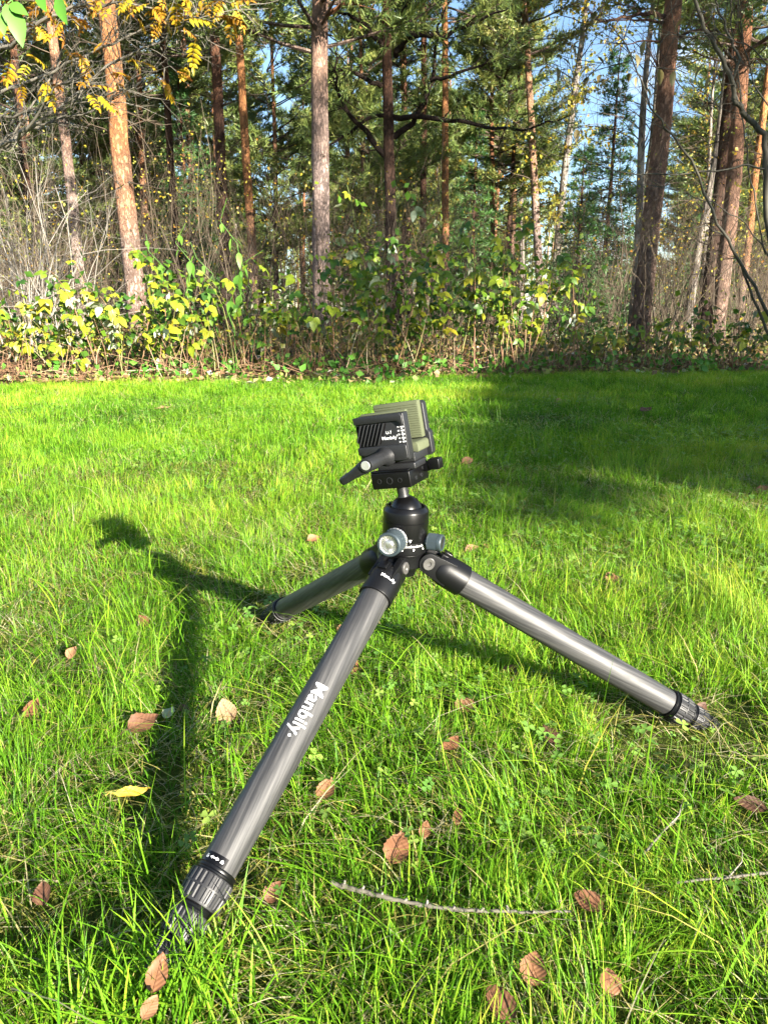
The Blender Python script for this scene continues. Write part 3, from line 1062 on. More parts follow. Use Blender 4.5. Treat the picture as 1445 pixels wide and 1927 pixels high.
def lock_mesh(z0, ln, r):
    pr = [(z0, r * 0.90), (z0 + 0.0006, r * 0.985), (z0 + 0.0014, r), (z0 + 0.0016, r, 1), (z0 + ln * 0.44, r * 1.005, 1), (z0 + ln * 0.45, r * 1.005), (z0 + ln * 0.51, r * 1.005), (z0 + ln * 0.52, r * 1.0, 1),
          (z0 + ln * 0.92, r * 0.965, 1), (z0 + ln * 0.93, r * 0.965), (z0 + ln, r * 0.93), (z0 + ln + .0002, r * 0.86)]
    return to_mesh('twist_lock', *lathe(pr, 120, rib=(24, 0.0009)), M['rubber'], 24)


locks = [lock_mesh(E0 + 0.0062, 0.0265, 0.0190), lock_mesh(E0 + 0.0385, 0.0225, 0.0166), lock_mesh(E0 + 0.0665, 0.0180, 0.0142)]
gaps = [to_mesh('lock_seal', *lathe([(E0 + .0325, .0150), (E0 + .0330, .0158), (E0 + .0345, .0162), (E0 + .0358, .0156), (E0 + .0372, .0161), (E0 + .0387, .0155)], 48), M['blackgloss'], 30),
        to_mesh('lock_seal', *lathe([(E0 + .0608, .0130), (E0 + .0615, .0136), (E0 + .0632, .0139), (E0 + .0645, .0134), (E0 + .0660, .0138), (E0 + .0667, .0132)], 48), M['blackgloss'], 30)]
foot_me = to_mesh('rubber_foot', *lathe([(E0 + .0842, .0105), (E0 + .0850, .0112), (E0 + .098, .0112), (E0 + .101, .0098), (E0 + .1025, .006)], 40), M['blackrubber'], 30)


def on_tube(vf, s0, phi0, r, sign):
    """bend flat lettering (x along the leg, y round it) onto the tube"""
    V = []
    for x, y, _ in vf[0]:
        ph = phi0 + sign * y / r
        V.append((r * math.cos(ph), r * math.sin(ph), s0 + x))
    return V, vf[1]


for k in range(3):
    a = YAW0 + k * 2 * math.pi / 3
    rad = (TILT @ Vector((math.cos(a), math.sin(a), 0)))
    upv = (TILT @ Vector((0, 0, 1)))
    ld = rad * math.sin(SPREAD) - upv * math.cos(SPREAD)
    nx = rad * math.cos(SPREAD) + upv * math.sin(SPREAD)
    ny = ld.cross(nx)
    pv = TC + rad * RP
    mw = Matrix(((nx.x, ny.x, ld.x, pv.x - TC.x), (nx.y, ny.y, ld.y, pv.y - TC.y), (nx.z, ny.z, ld.z, pv.z), (0, 0, 0, 1)))
    leg = obj('leg', leg_me, tripod, mw=mw @ Matrix.Diagonal((1.13, 1.13, 1, 1)))
    obj('leg_bracket', br_me, leg)
    obj('angle_stop', stop_me, leg)
    obj('hinge_bolt', bolt_me, leg)
    obj('hinge_bolt', bolt2_me, leg)
    obj('rubber_collar', ring_me, leg)
    for me in locks:
        obj('twist_lock', me, leg)
    for me in gaps:
        obj('lock_seal', me, leg)
    obj('rubber_foot', foot_me, leg)
    # which way round the tube faces the camera
    mwt = Matrix.Translation((TC.x, TC.y, 0)) @ mw
    inv = mwt.inverted()

    def face_cam(s):
        c = inv @ Vector((0, 0, CAMH))
        return math.atan2(c.y, c.x)

    def sgn(ph):
        e = mwt.to_3x3() @ Vector((-math.sin(ph), math.cos(ph), 0))
        return 1 if e.x > 0 else -1
    if k == 0:
        leg['label'] = 'near leg with white lettering'
        ph = face_cam(0.2)
        s_ = sgn(ph)
        ph -= s_ * 0.16
        vf = text_mesh('Manbily', 0.0185, 0.00020, 3)
        xs = [v[0] for v in vf[0]]
        sc = 0.062 / (max(xs) - min(xs))
        vf = ([(v[0] * sc, v[1] * 1.0, 0) for v in vf[0]], vf[1])
        obj('lettering', to_mesh('lettering', *on_tube(vf, S0 + 0.495 * (E0 - S0), ph, RT + 0.00025, s_), M['print'], 60), leg)
        ringv, ringf = [], []
        for j in range(16):
            w = 2 * math.pi * j / 16
            for rr in (0.0011, 0.0016):
                ringv.append((rr * math.cos(w) + 0.0345, rr * math.sin(w) - 0.0022, 0))
        for j in range(16):
            q = (j + 1) % 16
            ringf.append((2 * j, 2 * j + 1, 2 * q + 1, 2 * q))
        rdot = text_mesh('R', 0.0019, 0.0001)
        rdot = ([(v[0] + .0345, v[1] - .0022, 0) for v in rdot[0]], rdot[1])
        obj('registered_mark', to_mesh('registered_mark', *on_tube(join_vf([(ringv, ringf), rdot]), S0 + 0.495 * (E0 - S0), ph, RT + 0.00025, s_), M['print'], 60), leg)
        # lock/unlock sticker by the first twist lock; here x runs down the leg, y round it
        ph2 = face_cam(0.38) - s_ * 0.42
        st = []
        for iy in range(10):
            y0, y1 = -0.0112 + iy * 0.00224, -0.0112 + (iy + 1) * 0.00224
            st.append(([(-0.0044, y0, 0), (0.0044, y0, 0), (0.0044, y1, 0), (-0.0044, y1, 0)], [(0, 1, 2, 3)]))
        obj('lock_sticker', to_mesh('lock_sticker', *on_tube(join_vf(st), E0 - 0.0048, ph2, RT + 0.00018, s_), M['blackgloss'], 60), leg)

        def padlock(cy, shut):
            q = []
            w, hh = 0.0013, 0.0010
            t = 0.00032
            for (x0, x1, y0, y1) in ((-hh * .2, hh * 1.6, cy - w, cy - w + t), (-hh * .2, hh * 1.6, cy + w - t, cy + w), (-hh * .2, -hh * .2 + t, cy - w, cy + w), (hh * 1.6 - t, hh * 1.6, cy - w, cy + w), (hh * .4, hh * 1.0, cy - t, cy + t)):
                q.append(([(x0, y0, 0), (x1, y0, 0), (x1, y1, 0), (x0, y1, 0)], [(0, 1, 2, 3)]))
            sv, sf = [], []
            dx = 0 if shut else -0.0004
            for j in range(9):
                w_ = math.pi * j / 8
                for rr in (0.0006, 0.0009):
                    sv.append((-hh * .2 - rr * 1.3 * math.sin(w_) + dx, cy + rr * math.cos(w_), 0))
            for j in range(8):
                sf.append((2 * j, 2 * j + 1, 2 * j + 3, 2 * j + 2))
            q.append((sv, sf))
            return q
        ic = padlock(-0.0072, False) + padlock(0.0072, True)
        ic.append(([(-0.0006, -0.002, 0), (0.0006, -0.002, 0), (0.0006, 0.002, 0), (-0.0006, 0.002, 0)], [(0, 1, 2, 3)]))
        ic.append(([(-0.0015, 0.0019, 0), (0.0015, 0.0019, 0), (0, 0.0042, 0)], [(0, 1, 2)]))
        ic.append(([(-0.0015, -0.0019, 0), (0.0015, -0.0019, 0), (0, -0.0042, 0)], [(0, 1, 2)]))
        obj('lock_symbols', to_mesh('lock_symbols', *on_tube(join_vf(ic), E0 - 0.0048, ph2, RT + 0.0004, s_), M['print'], 60), leg)
        # small name on the bracket, across the leg
        vf = text_mesh('Manbily', 0.0060, 0.00005, 1)
        vf = ([(-v[1] * s_ * s_, v[0], 0) for v in vf[0]], vf[1])
        obj('bracket_lettering', to_mesh('bracket_lettering', *on_tube(vf, 0.0325, face_cam(0) + 0.10 * s_, 0.0188, s_), M['print'], 60), leg)
    elif k == 1:
        leg['label'] = 'sunlit leg reaching to the right'
    else:
        leg['label'] = 'shaded leg pointing away from the camera'

# ---- ball head
HB = TB
bh = obj('ball_head', to_mesh('ball_head', *lathe([(0.0290, 0.0270), (0.0292, 0.0284), (0.0305, 0.0288), (0.0530, 0.0290), (0.0534, 0.0284), (0.0540, 0.0284), (0.0544, 0.0290), (0.0660, 0.0290), (0.0672, 0.0286),
                                                   (0.0718, 0.0250), (0.0722, 0.0240), (0.0718, 0.0222), (0.0690, 0.0216)], 72), M['blackgloss'], 28), tripod, mw=HB)
obj('panning_base', to_mesh('panning_base', *lathe([(0.0122, 0.0255), (0.0128, 0.0268), (0.0160, 0.0276), (0.0280, 0.0276), (0.0288, 0.0270)], 64), M['black'], 28), bh)
vs = []
for j in range(12):
    w = 2 * math.pi * j / 12
ball = lathe([(0.021 * math.sin(t), 0.021 * math.cos(t)) for t in np.linspace(-1.2, 1.45, 22)], 48)
obj('ball', to_mesh('ball', *xf(ball, Matrix.Translation((0, 0, 0.0640))), M['blackgloss'], 60), bh)
# scale ticks round the panning base
camh = math.atan2(-TC.y, -TC.x)


def on_cyl(u0, u1, z0, z1, r, a0):
    n = 3
    V, F = [], []
    for j in range(n + 1):
        a = a0 + (u0 + (u1 - u0) * j / n) / r
        V += [(r * math.cos(a), r * math.sin(a), z0), (r * math.cos(a), r * math.sin(a), z1)]
    for j in range(n):
        F.append((2 * j, 2 * j + 2, 2 * j + 3, 2 * j + 1))
    return V, F


tk = []
for j in range(-30, 31):
    u = j * 0.00155
    tk.append(on_cyl(u - 0.00022, u + 0.00022, 0.0238, 0.0262 if j % 5 else 0.0272, 0.02775, camh))
for u, s in ((-0.004, '15'), (0.0115, '0'), (0.027, '15'), (-0.0195, '30')):
    tv = text_mesh(s, 0.0042, 0.0001)
    V = []
    for x, y, _ in tv[0]:
        a = camh + (u + x) / 0.02778
        V.append((0.02778 * math.cos(a), 0.02778 * math.sin(a), 0.0208 + y))
    tk.append((V, tv[1]))
obj('scale_marks', to_mesh('scale_marks', *join_vf(tk), M['print'], 60), bh)
a_ = camh + 0.22
r_ = 0.0291
tri = [(r_ * math.cos(a_ + d / r_), r_ * math.sin(a_ + d / r_), zz) for d, zz in ((-0.0018, 0.0345), (0.0018, 0.0345), (0, 0.0305))]
obj('index_mark', to_mesh('index_mark', tri, [(0, 1, 2)], M['print'], 60), bh)


def knob(name, az, z0, r, l0, l1, mats, silver):
    """knob whose axis leaves the head sideways at azimuth az"""
    ax = Matrix.Translation((0, 0, z0)) @ Matrix.Rotation(az, 4, 'Z') @ Matrix.Rotation(math.pi / 2, 4, 'Y')
    pr = [(l0 - 0.006, r * 0.55), (l0 - 0.0005, r * 0.58), (l0, r * 0.96), (l0 + 0.001, r), (l0 + 0.0012, r, 1), (l0 + (l1 - l0) * 0.70, r, 1), (l0 + (l1 - l0) * 0.72, r), (l1 - 0.0015, r), (l1, r * 0.93), (l1, r * 0.80), (l1 - 0.0016, r * 0.775)]
    o = obj(name, to_mesh(name, *xf(lathe(pr, 144, caps=False, rib=(48, 0.0004)), ax), mats, 24), bh)
    return o, ax


kn, ax = knob('locking_knob', camh - 0.36, 0.0350, 0.0150, 0.036, 0.0575, M['bluegrey'], True)
# knurled silver ring and fluted silver face
obj_ring = lathe([(0.0322, 0.0125), (0.0326, 0.0152), (0.0330, 0.0156, 1), (0.0356, 0.0156, 1), (0.0360, 0.0150)], 96, rib=(24, 0.0012))
tag(obj('tension_ring', to_mesh('tension_ring', *xf(obj_ring, ax), M['steel'], 20), bh), 'notched silver ring behind the locking knob')
V, F = [], []
nf = 96
for ir, rr in enumerate((0.0114, 0.0108, 0.0070, 0.0060)):
    for j in range(nf):
        w = 2 * math.pi * j / nf
        gro = -0.0010 if (j % 4) in (2, 3) and ir in (1, 2) else 0.0
        V.append((rr * math.cos(w), rr * math.sin(w), 0.0570 - ir * 0.0005 + gro))
for ir in range(3):
    for j in range(nf):
        q = (j + 1) % nf
        F.append((ir * nf + j, ir * nf + q, (ir + 1) * nf + q, (ir + 1) * nf + j))
fc = (V, F)
dome = lathe([(0.0540, 0.0060), (0.0556, 0.0057), (0.0566, 0.0045), (0.0571, 0.0025), (0.0572, 0.0003)], 32)
tag(obj('knob_face', to_mesh('knob_face', *xf(join_vf([fc, dome]), ax), M['steel'], 25), bh), 'fluted silver face of the locking knob')
kn2, ax2 = knob('friction_knob', camh + 1.22, 0.0290, 0.0108, 0.031, 0.0500, M['bluegrey'], False)
obj('friction_knob_cap', to_mesh('friction_knob_cap', *xf(lathe([(0.047, 0.0082), (0.0484, 0.0084), (0.0492, 0.0075), (0.0494, 0.001)], 32), ax2), M['greymetal'], 30), bh)

# ---- what sits on the ball: everything leans with it
LEAN = Matrix.Rotation(R(-11.5), 4, 'Y') @ Matrix.Rotation(R(-1.5), 4, 'X')
CL0 = TB @ Matrix.Translation((0, 0, 0.0640)) @ LEAN
neck = lathe([(0.0185, 0.0082), (0.0205, 0.0074), (0.0225, 0.0070), (0.0345, 0.0070), (0.0360, 0.0090), (0.0375, 0.0090)], 36)
obj('neck', to_mesh('neck', *xf(neck, LEAN), M['greymetal'], 30), bh, loc=(0, 0, 0.0640))
CL = CL0 @ Matrix.Translation((0, 0, 0.0362)) @ Matrix.Rotation(R(-27), 4, 'Z')

qr_parts = [box_vf(-0.0265, 0.0265, -0.0265, 0.0265, 0.0, 0.0200), box_vf(-0.0262, 0.0262, -0.0262, -0.0180, 0.0202, 0.0225), box_vf(-0.0262, 0.0262, 0.0180, 0.0262, 0.0202, 0.0225)]
qr = obj('quick_release_clamp', to_mesh('quick_release_clamp', *join_vf(qr_parts), M['blackgloss'], 35, 0.0016), tripod, mw=CL)
for hx, hr in ((-0.0155, 0.0024), (-0.0015, 0.0036), (0.0125, 0.0024)):
    h = lathe([(0.0, hr * 1.25), (0.0004, hr * 1.22), (0.0005, hr), (-0.0030, hr * 0.92), (-0.0030, 0.0002)], 24, caps=False)
    obj('threaded_hole', to_mesh('threaded_hole', *xf(h, Matrix.Translation((hx, -0.0266, 0.0098)) @ Matrix.Rotation(math.pi / 2, 4, 'X')), [M['greymetal']], 30), qr)
for hy, hz in ((-0.010, 0.008), (0.006, 0.008), (0.013, 0.0155)):
    h = lathe([(0.0, 0.0026), (0.0008, 0.0024), (0.0009, 0.0013), (-0.001, 0.0012), (-0.001, 0.0001)], 20, caps=False)
    obj('clamp_screw', to_mesh('clamp_screw', *xf(h, Matrix.Translation((0.0265, hy, hz)) @ Matrix.Rotation(math.pi / 2, 4, 'Y')), M['greymetal'], 30), qr)
lv = [box_vf(0.0268, 0.0360, 0.0120, 0.0225, 0.0105, 0.0225), box_vf(0.0355, 0.0500, 0.0105, 0.0245, 0.0120, 0.0255)]
obj('clamp_lever', to_mesh('clamp_lever', *join_vf(lv), M['blackgloss'], 35, 0.0013), qr)

sad = obj('saddle_clamp', to_mesh('saddle_clamp', *join_vf([box_vf(-0.0300, 0.0262, -0.0175, 0.0175, 0.0203, 0.0300), box_vf(-0.0400, 0.0262, -0.0150, 0.0330, 0.0302, 0.0440)]), M['greymetal'], 35, 0.0018), tripod, mw=CL @ Matrix.Translation((0.0075, 0, 0.0203)) @ Matrix.Diagonal((0.92, 1.0, 0.85, 1)) @ Matrix.Translation((0, 0, -0.0203)))
# fixed back jaw
bj = prism([(-0.0420, 0.0300), (0.0300, 0.0300), (0.0335, 0.0340), (0.0335, 0.0640), (0.0300, 0.0680), (0.0300, 0.1070), (0.0265, 0.1105), (-0.0385, 0.1105), (-0.0420, 0.1070)], 0.0235, 0.0340)
obj('back_jaw', to_mesh('back_jaw', *bj, M['greymetal'], 35, 0.0016), sad)
# front sliding jaw: plate, raised top band, lower body, right column
X0, X1 = -0.0445, 0.0272
fj = [box_vf(X0, X1, -0.0300, -0.0160, 0.0370, 0.1030),
      prism([(X0, 0.0930), (0.0180, 0.0930), (0.0215, 0.0905), (0.0235, 0.0870), (X1, 0.0870), (X1, 0.0995), (0.0240, 0.1035), (X0, 0.1035)], -0.0340, -0.0302),
      prism([(X0, 0.0500), (-0.030, 0.0460), (-0.018, 0.0390), (0.020, 0.0375), (X1, 0.0400), (X1, 0.0580), (0.0240, 0.0605), (X0, 0.0605)], -0.0345, -0.0302)]
jaw = obj('front_jaw', to_mesh('front_jaw', *join_vf(fj), M['greymetal'], 35, 0.0014), sad)
# grille: black slab standing in for shade in the slots, slanted bars over it
obj('slot_shade_slab', to_mesh('slot_shade_slab', *prism([(X0 + 0.0015, 0.0625), (-0.0105, 0.0625), (0.0020, 0.0910), (X0 + 0.0015, 0.0910)], -0.03025, -0.0296), M['slot_shade'], 35), sad)
for j in range(7):
    xb = X0 + 0.0020 + j * 0.0055
    w_ = 0.0021
    dx = 0.0130
    pts = [(xb, 0.0618), (xb + w_, 0.0618), (xb + w_ + dx, 0.0918), (xb + dx, 0.0918)]
    if j == 6:
        continue
    obj('grille_bar', to_mesh('grille_bar', *prism(pts, -0.0336, -0.0304), M['greymetal'], 35, 0.0004), sad)
obj('grille_bar', to_mesh('grille_bar', *prism([(X0 + .0008, 0.0705), (X0 + 0.0010, 0.0665), (X0 + .0108, 0.0918), (X0 + .0088, 0.0918)], -0.0336, -0.0304), M['greymetal'], 35, 0.0003), sad)


def print_on_jaw(s, size, cx, cz, bold, wid=None):
    v, f = text_mesh(s, size, bold)
    xs = [p[0] for p in v]
    k = 1 if wid is None else wid / (max(xs) - min(xs))
    return [(cx + p[0] * k, -0.03030, cz + p[1]) for p in v], f


lt = join_vf([print_on_jaw('U-7', 0.0058, 0.0035, 0.0775, 0.00004), print_on_jaw('Manbily', 0.0066, 0.0030, 0.0700, 0.00006, 0.0215), print_on_jaw('®', 0.0030, 0.0148, 0.0722, 0.00003)])
obj('jaw_lettering', to_mesh('jaw_lettering', *lt, M['print'], 60), sad)
mk = []
for j in range(5):
    zc = 0.0838 - j * 0.0052
    mk.append(print_on_jaw(('70', '60', '50', '40', '30')[j], 0.0030, 0.0178, zc, 0.00003))
    mk.append(([(0.0212, -0.0303, zc - 0.0008), (0.0262, -0.0303, zc - 0.0008), (0.0262, -0.0303, zc + 0.0008), (0.0212, -0.0303, zc + 0.0008)], [(0, 1, 2, 3)]))
    if j < 4:
        mk.append(([(0.0222, -0.0303, zc - 0.0030), (0.0240, -0.0303, zc - 0.0030), (0.0240, -0.0303, zc - 0.0020), (0.0222, -0.0303, zc - 0.0020)], [(0, 1, 2, 3)]))
obj('jaw_scale', to_mesh('jaw_scale', *join_vf(mk), M['print'], 60), sad)


def pad_mesh(x0, x1, y_face, y_back, z0, z1, step):
    """ribbed rubber pad; face toward y_face"""
    sgn_ = 1 if y_face > y_back else -1
    parts = [box_vf(x0, x1, min(y_face - sgn_ * .0007, y_back), max(y_face - sgn_ * .0007, y_back), z0, z1)]
    zz = z0 + 0.004
    while zz < z1 - 0.005:
        parts.append(box_vf(x0 + .0012, x1 - .0012, min(y_face, y_face - sgn_ * 0.0012), max(y_face, y_face - sgn_ * 0.0012), zz, zz + step * 0.55))
        zz += step
    return join_vf(parts)


obj('back_pad', to_mesh('back_pad', *pad_mesh(-0.0400, 0.0265, 0.0145, 0.0240, 0.0590, 0.1125, 0.0034), M['green_pad'], 35, 0.0007), sad)
obj('front_pad', to_mesh('front_pad', *pad_mesh(-0.0430, 0.0240, -0.0095, -0.0162, 0.0560, 0.1052, 0.0034), M['green_pad'], 35, 0.0007), sad)
obj('bottom_pad', to_mesh('bottom_pad', *prism([(-0.0390, 0.0440), (0.0285, 0.0420), (0.0310, 0.0440), (0.0310, 0.0540), (0.0280, 0.0570), (-0.0390, 0.0570)], -0.0090, 0.0230), M['green_pad'], 35, 0.0022), sad)
# tightening lever on its threaded boss, pointing at the camera
bx, bz = -0.0060, 0.0450
boss = lathe([(0.0300, 0.0150), (0.0345, 0.0140), (0.0375, 0.0112), (0.0420, 0.0098), (0.0500, 0.0092)], 40)
obj('lever_boss', to_mesh('lever_boss', *xf(boss, Matrix.Translation((bx, 0, bz)) @ Matrix.Rotation(math.pi / 2, 4, 'X')), M['greymetal'], 35), sad)
hub = lathe([(0.0505, 0.0088), (0.0512, 0.0098), (0.0640, 0.0100), (0.0815, 0.0097), (0.0828, 0.0090), (0.0830, 0.0060)], 40)
hv, hf = xf(hub, Matrix.Translation((bx, 0, bz)) @ Matrix.Rotation(math.pi / 2, 4, 'X'))
ang = R(206)
ca, sa = math.cos(ang), math.sin(ang)
pv, pf = [], []
ns = 20
secs = [(0.000, 0.0096, 0.0078), (0.010, 0.0094, 0.0074), (0.018, 0.0080, 0.0062), (0.027, 0.0067, 0.0052), (0.038, 0.0062, 0.0046), (0.047, 0.0062, 0.0042), (0.0505, 0.0050, 0.0034), (0.0522, 0.0024, 0.0018)]
for d, wv, th in secs:
    yb = -0.0735 - 0.05 * d + 0.9 * max(0, d - 0.02) * 0.12
    for j in range(ns):
        w = 2 * math.pi * j / ns
        e = wv * math.copysign(abs(math.cos(w)) ** 0.8, math.cos(w))
        q = th * math.copysign(abs(math.sin(w)) ** 0.8, math.sin(w))
        pv.append((bx + ca * d - sa * e, yb + q, bz + sa * d + ca * e))
for i in range(len(secs) - 1):
    for j in range(ns):
        q = (j + 1) % ns
        pf.append((i * ns + j, i * ns + q, (i + 1) * ns + q, (i + 1) * ns + j))
pf.append(tuple(range(ns)))
pf.append(tuple((len(secs) - 1) * ns + j for j in range(ns)))
obj('tightening_lever', to_mesh('tightening_lever', *join_vf([(hv, hf), (pv, pf)]), M['greymetal'], 40), sad)
capv = lathe([(0.0826, 0.0064), (0.0834, 0.0063), (0.0837, 0.0058), (0.0836, 0.0002)], 36)
tag(obj('lever_cap', to_mesh('lever_cap', *xf(capv, Matrix.Translation((bx, 0, bz)) @ Matrix.Rotation(math.pi / 2, 4, 'X')), M['cap'], 30), sad), 'round silver cap of the tightening lever')


# ------------------------------------------------------------------ pines
def rv(r, s=1.0):
    return Vector((r.uniform(-1, 1), r.uniform(-1, 1), r.uniform(-1, 1))) * s


def trunk_path(r, p0, p1, n, wob):
    pts = []
    ph, ph2 = r.uniform(0, 6.28), r.uniform(0, 6.28)
    for i in range(n + 1):
        t = i / n
        p = Vector(p0).lerp(Vector(p1), t)
        w = wob * math.sin(math.pi * min(1, t * 1.0))
        p += Vector((math.sin(t * 5 + ph) * w, math.cos(t * 4 + ph2) * w, 0))
        pts.append(p)
    return pts


def trunk_mesh(name, pts, r0, r1, mat, r, sides=16, flare=0.25):
    mb = MB()
    n = len(pts)
    rads = [(r0 * (1 - i / (n - 1)) + r1 * (i / (n - 1))) * (1 + flare * math.exp(-(pts[i].z - pts[0].z) / 0.28)) for i in range(n)]
    mb.tube(pts, rads, sides, 0.5, cap=True, jit=0.10, r_=r)
    return mb.mesh(name, mat, True)


def tufts(P, D, ln, wd, per, tint, r):
    """needle sprays: P, D arrays of shoot points and directions"""
    n = len(P)
    P = np.repeat(np.asarray(P, np.float32), per, 0)
    D = np.repeat(np.asarray(D, np.float32), per, 0)
    m = n * per
    q = rg.normal(size=(m, 3))
    d = D * (0.55 + 0.5 * rg.random((m, 1))) + q * 0.62
    d /= np.linalg.norm(d, axis=1)[:, None] + 1e-6
    sd_ = np.cross(d, rg.normal(size=(m, 3)))
    sd_ /= np.linalg.norm(sd_, axis=1)[:, None] + 1e-6
    L = (ln * (0.65 + 0.7 * rg.random(m)))[:, None]
    w = (wd * (0.7 + 0.6 * rg.random(m)))[:, None]
    base = P + rg.normal(size=(m, 3)) * ln * 0.12
    V = np.stack([base - sd_ * w * 0.5, base + sd_ * w * 0.5, base + d * L], 1).reshape(-1, 3)
    T = np.arange(m * 3, dtype=np.int32).reshape(-1, 3)
    ti = np.repeat(np.asarray(tint, np.float32), per * 3)
    ti = np.clip(ti + np.repeat(rg.normal(size=m) * 0.10, 3), 0, 1)
    return V, T, ti


def pine_crown(r, H, z0, L0, whorl=0.5, nb=5, dens=1.0, ln=0.13, wd=0.02, per=9, droop=0.05, conical=0.4, bare_in=0.35, gap=0.0):
    """branches (MB) and needles for a crown round a trunk along Z"""
    mb = MB()
    P, D, TI = [], [], []
    z = z0
    while z < H - 0.15:
        f = (z - z0) / max(0.1, H - z0)
        prof = (math.sin(math.pi * (0.22 + 0.78 * f) ** 0.9) * (1 - conical) + (1 - f) * conical)
        for k in range(nb):
            if r.random() < gap:
                continue
            a = r.uniform(0, 6.283)
            L = L0 * max(0.12, prof) * r.uniform(0.65, 1.2)
            rise = r.uniform(-0.1, 0.45) + 0.5 * f - droop
            d = Vector((math.cos(a), math.sin(a), rise)).normalized()
            zz = z + r.uniform(-whorl, whorl) * 0.4
            pts = []
            for i in range(5):
                t = i / 4
                p = Vector((0, 0, zz)) + d * L * t + Vector((0, 0, (0.22 * L * t * t) - droop * 1.4 * L * t * t)) + rv(r, 0.05 * L * t)
                pts.append(p)
            rb = 0.006 + 0.011 * L
            mb.tube(pts, [rb, rb * .8, rb * .6, rb * .4, rb * .15], 4, r.uniform(0.2, 0.6))
            ct = 0.30 + 0.35 * r.random()
            ns = max(3, int(L * 7 * dens))
            for s in range(ns):
                t = bare_in + (1 - bare_in) * (s + r.random()) / ns
                i = min(3, int(t * 4))
                p = pts[i].lerp(pts[i + 1], t * 4 - i)
                b = (pts[i + 1] - pts[i]).normalized()
                sd2 = b.cross(Vector((0, 0, 1)))
                sd2 = (sd2 if sd2.length > .01 else Vector((1, 0, 0))).normalized()
                for side in (-1, 1):
                    sl = L * 0.34 * (1.15 - t) * r.uniform(0.5, 1.4) + 0.10
                    e = (b * 0.75 + sd2 * side * r.uniform(0.5, 1.1) + Vector((0, 0, r.uniform(-0.15, 0.5)))).normalized()
                    mb.tube([p, p + e * sl], [rb * 0.28, 0.002], 3, r.uniform(0.2, 0.6))
                    m = max(1, int(sl / 0.12))
                    for u in range(m):
                        P.append(p + e * sl * ((u + 1) / m))
                        D.append(e + Vector((0, 0, 0.25)))
                        TI.append(min(1, max(0, ct + r.uniform(-.15, .15))))
            P.append(pts[-1])
            D.append(d)
            TI.append(ct + 0.1)
        z += whorl * r.uniform(0.7, 1.3)
    V, T, I = tufts(P, D, ln, wd, per, TI, r)
    return mb, (V, T, I)


def dead_branches(mb, r, axis_pts, z0, z1, n, L, rb, tint=0.35, twigs=4):
    """bare lower limbs of a pine along its trunk"""
    for k in range(n):
        z = r.uniform(z0, z1)
        j = min(range(len(axis_pts)), key=lambda i: abs(axis_pts[i].z - z))
        p = axis_pts[j] + Vector((0, 0, z - axis_pts[j].z))
        a = r.uniform(0, 6.283)
        l_ = L * r.uniform(0.3, 1.1)
        d = Vector((math.cos(a), math.sin(a), r.uniform(-0.35, 0.45)))
        pts = [p]
        for i in range(5):
            d = (d + rv(r, 0.22)).normalized()
            pts.append(pts[-1] + d * l_ / 5)
        mb.tube(pts, [rb, rb * .85, rb * .65, rb * .5, rb * .35, rb * .12], 4, tint + r.uniform(-.2, .3))
        for q in range(twigs):
            i = r.randint(1, 4)
            e = (d + rv(r, 0.9)).normalized()
            l2 = l_ * r.uniform(0.15, 0.4)
            m_ = pts[i] + e * l2 * 0.5 + rv(r, l2 * 0.08)
            mb.tube([pts[i], m_, m_ + (e + rv(r, .4)) * l2 * .5], [rb * .35, rb * .25, rb * .08], 3, tint + r.uniform(-.2, .3))


def limb(mb, pix, Y0, Y1, rb, r, tint=0.3, twigs=7, tw_len=0.5, sides=6):
    """a limb through photo points, from distance Y0 at its root to Y1 at its tip; returns the tip points for needles"""
    n = len(pix)
    pts = []
    for i, (x, y) in enumerate(pix):
        pts.append(at(x, y, Y0 + (Y1 - Y0) * i / (n - 1)))
    fine = []
    for a, b in zip(pts[:-1], pts[1:]):
        for k in range(3):
            fine.append(a.lerp(b, k / 3) + rv(r, rb * 0.5))
    fine.append(pts[-1])
    m = len(fine)
    mb.tube(fine, [rb * (1 - 0.86 * i / (m - 1)) for i in range(m)], sides, tint)
    tips = []
    for q in range(twigs):
        i = r.randint(m // 4, m - 2)
        d = (fine[i + 1] - fine[i]).normalized()
        e = (d * 0.6 + rv(r, 0.9)).normalized()
        l2 = tw_len * r.uniform(0.4, 1.2)
        p1 = fine[i] + e * l2 * .45 + rv(r, l2 * .07)
        p2 = p1 + (e + rv(r, .5)).normalized() * l2 * .55
        rr = rb * 0.30 * (1 - 0.6 * i / m)
        mb.tube([fine[i], p1, p2], [rr, rr * .7, rr * .25], 4, tint + r.uniform(-.1, .2))
        for w in range(2):
            s = p1.lerp(p2, r.random())
            mb.tube([s, s + (e + rv(r, 1.0)).normalized() * l2 * .4], [rr * .4, rr * .12], 3, tint + r.uniform(-.1, .2))
        tips.append((p2, e))
    return tips


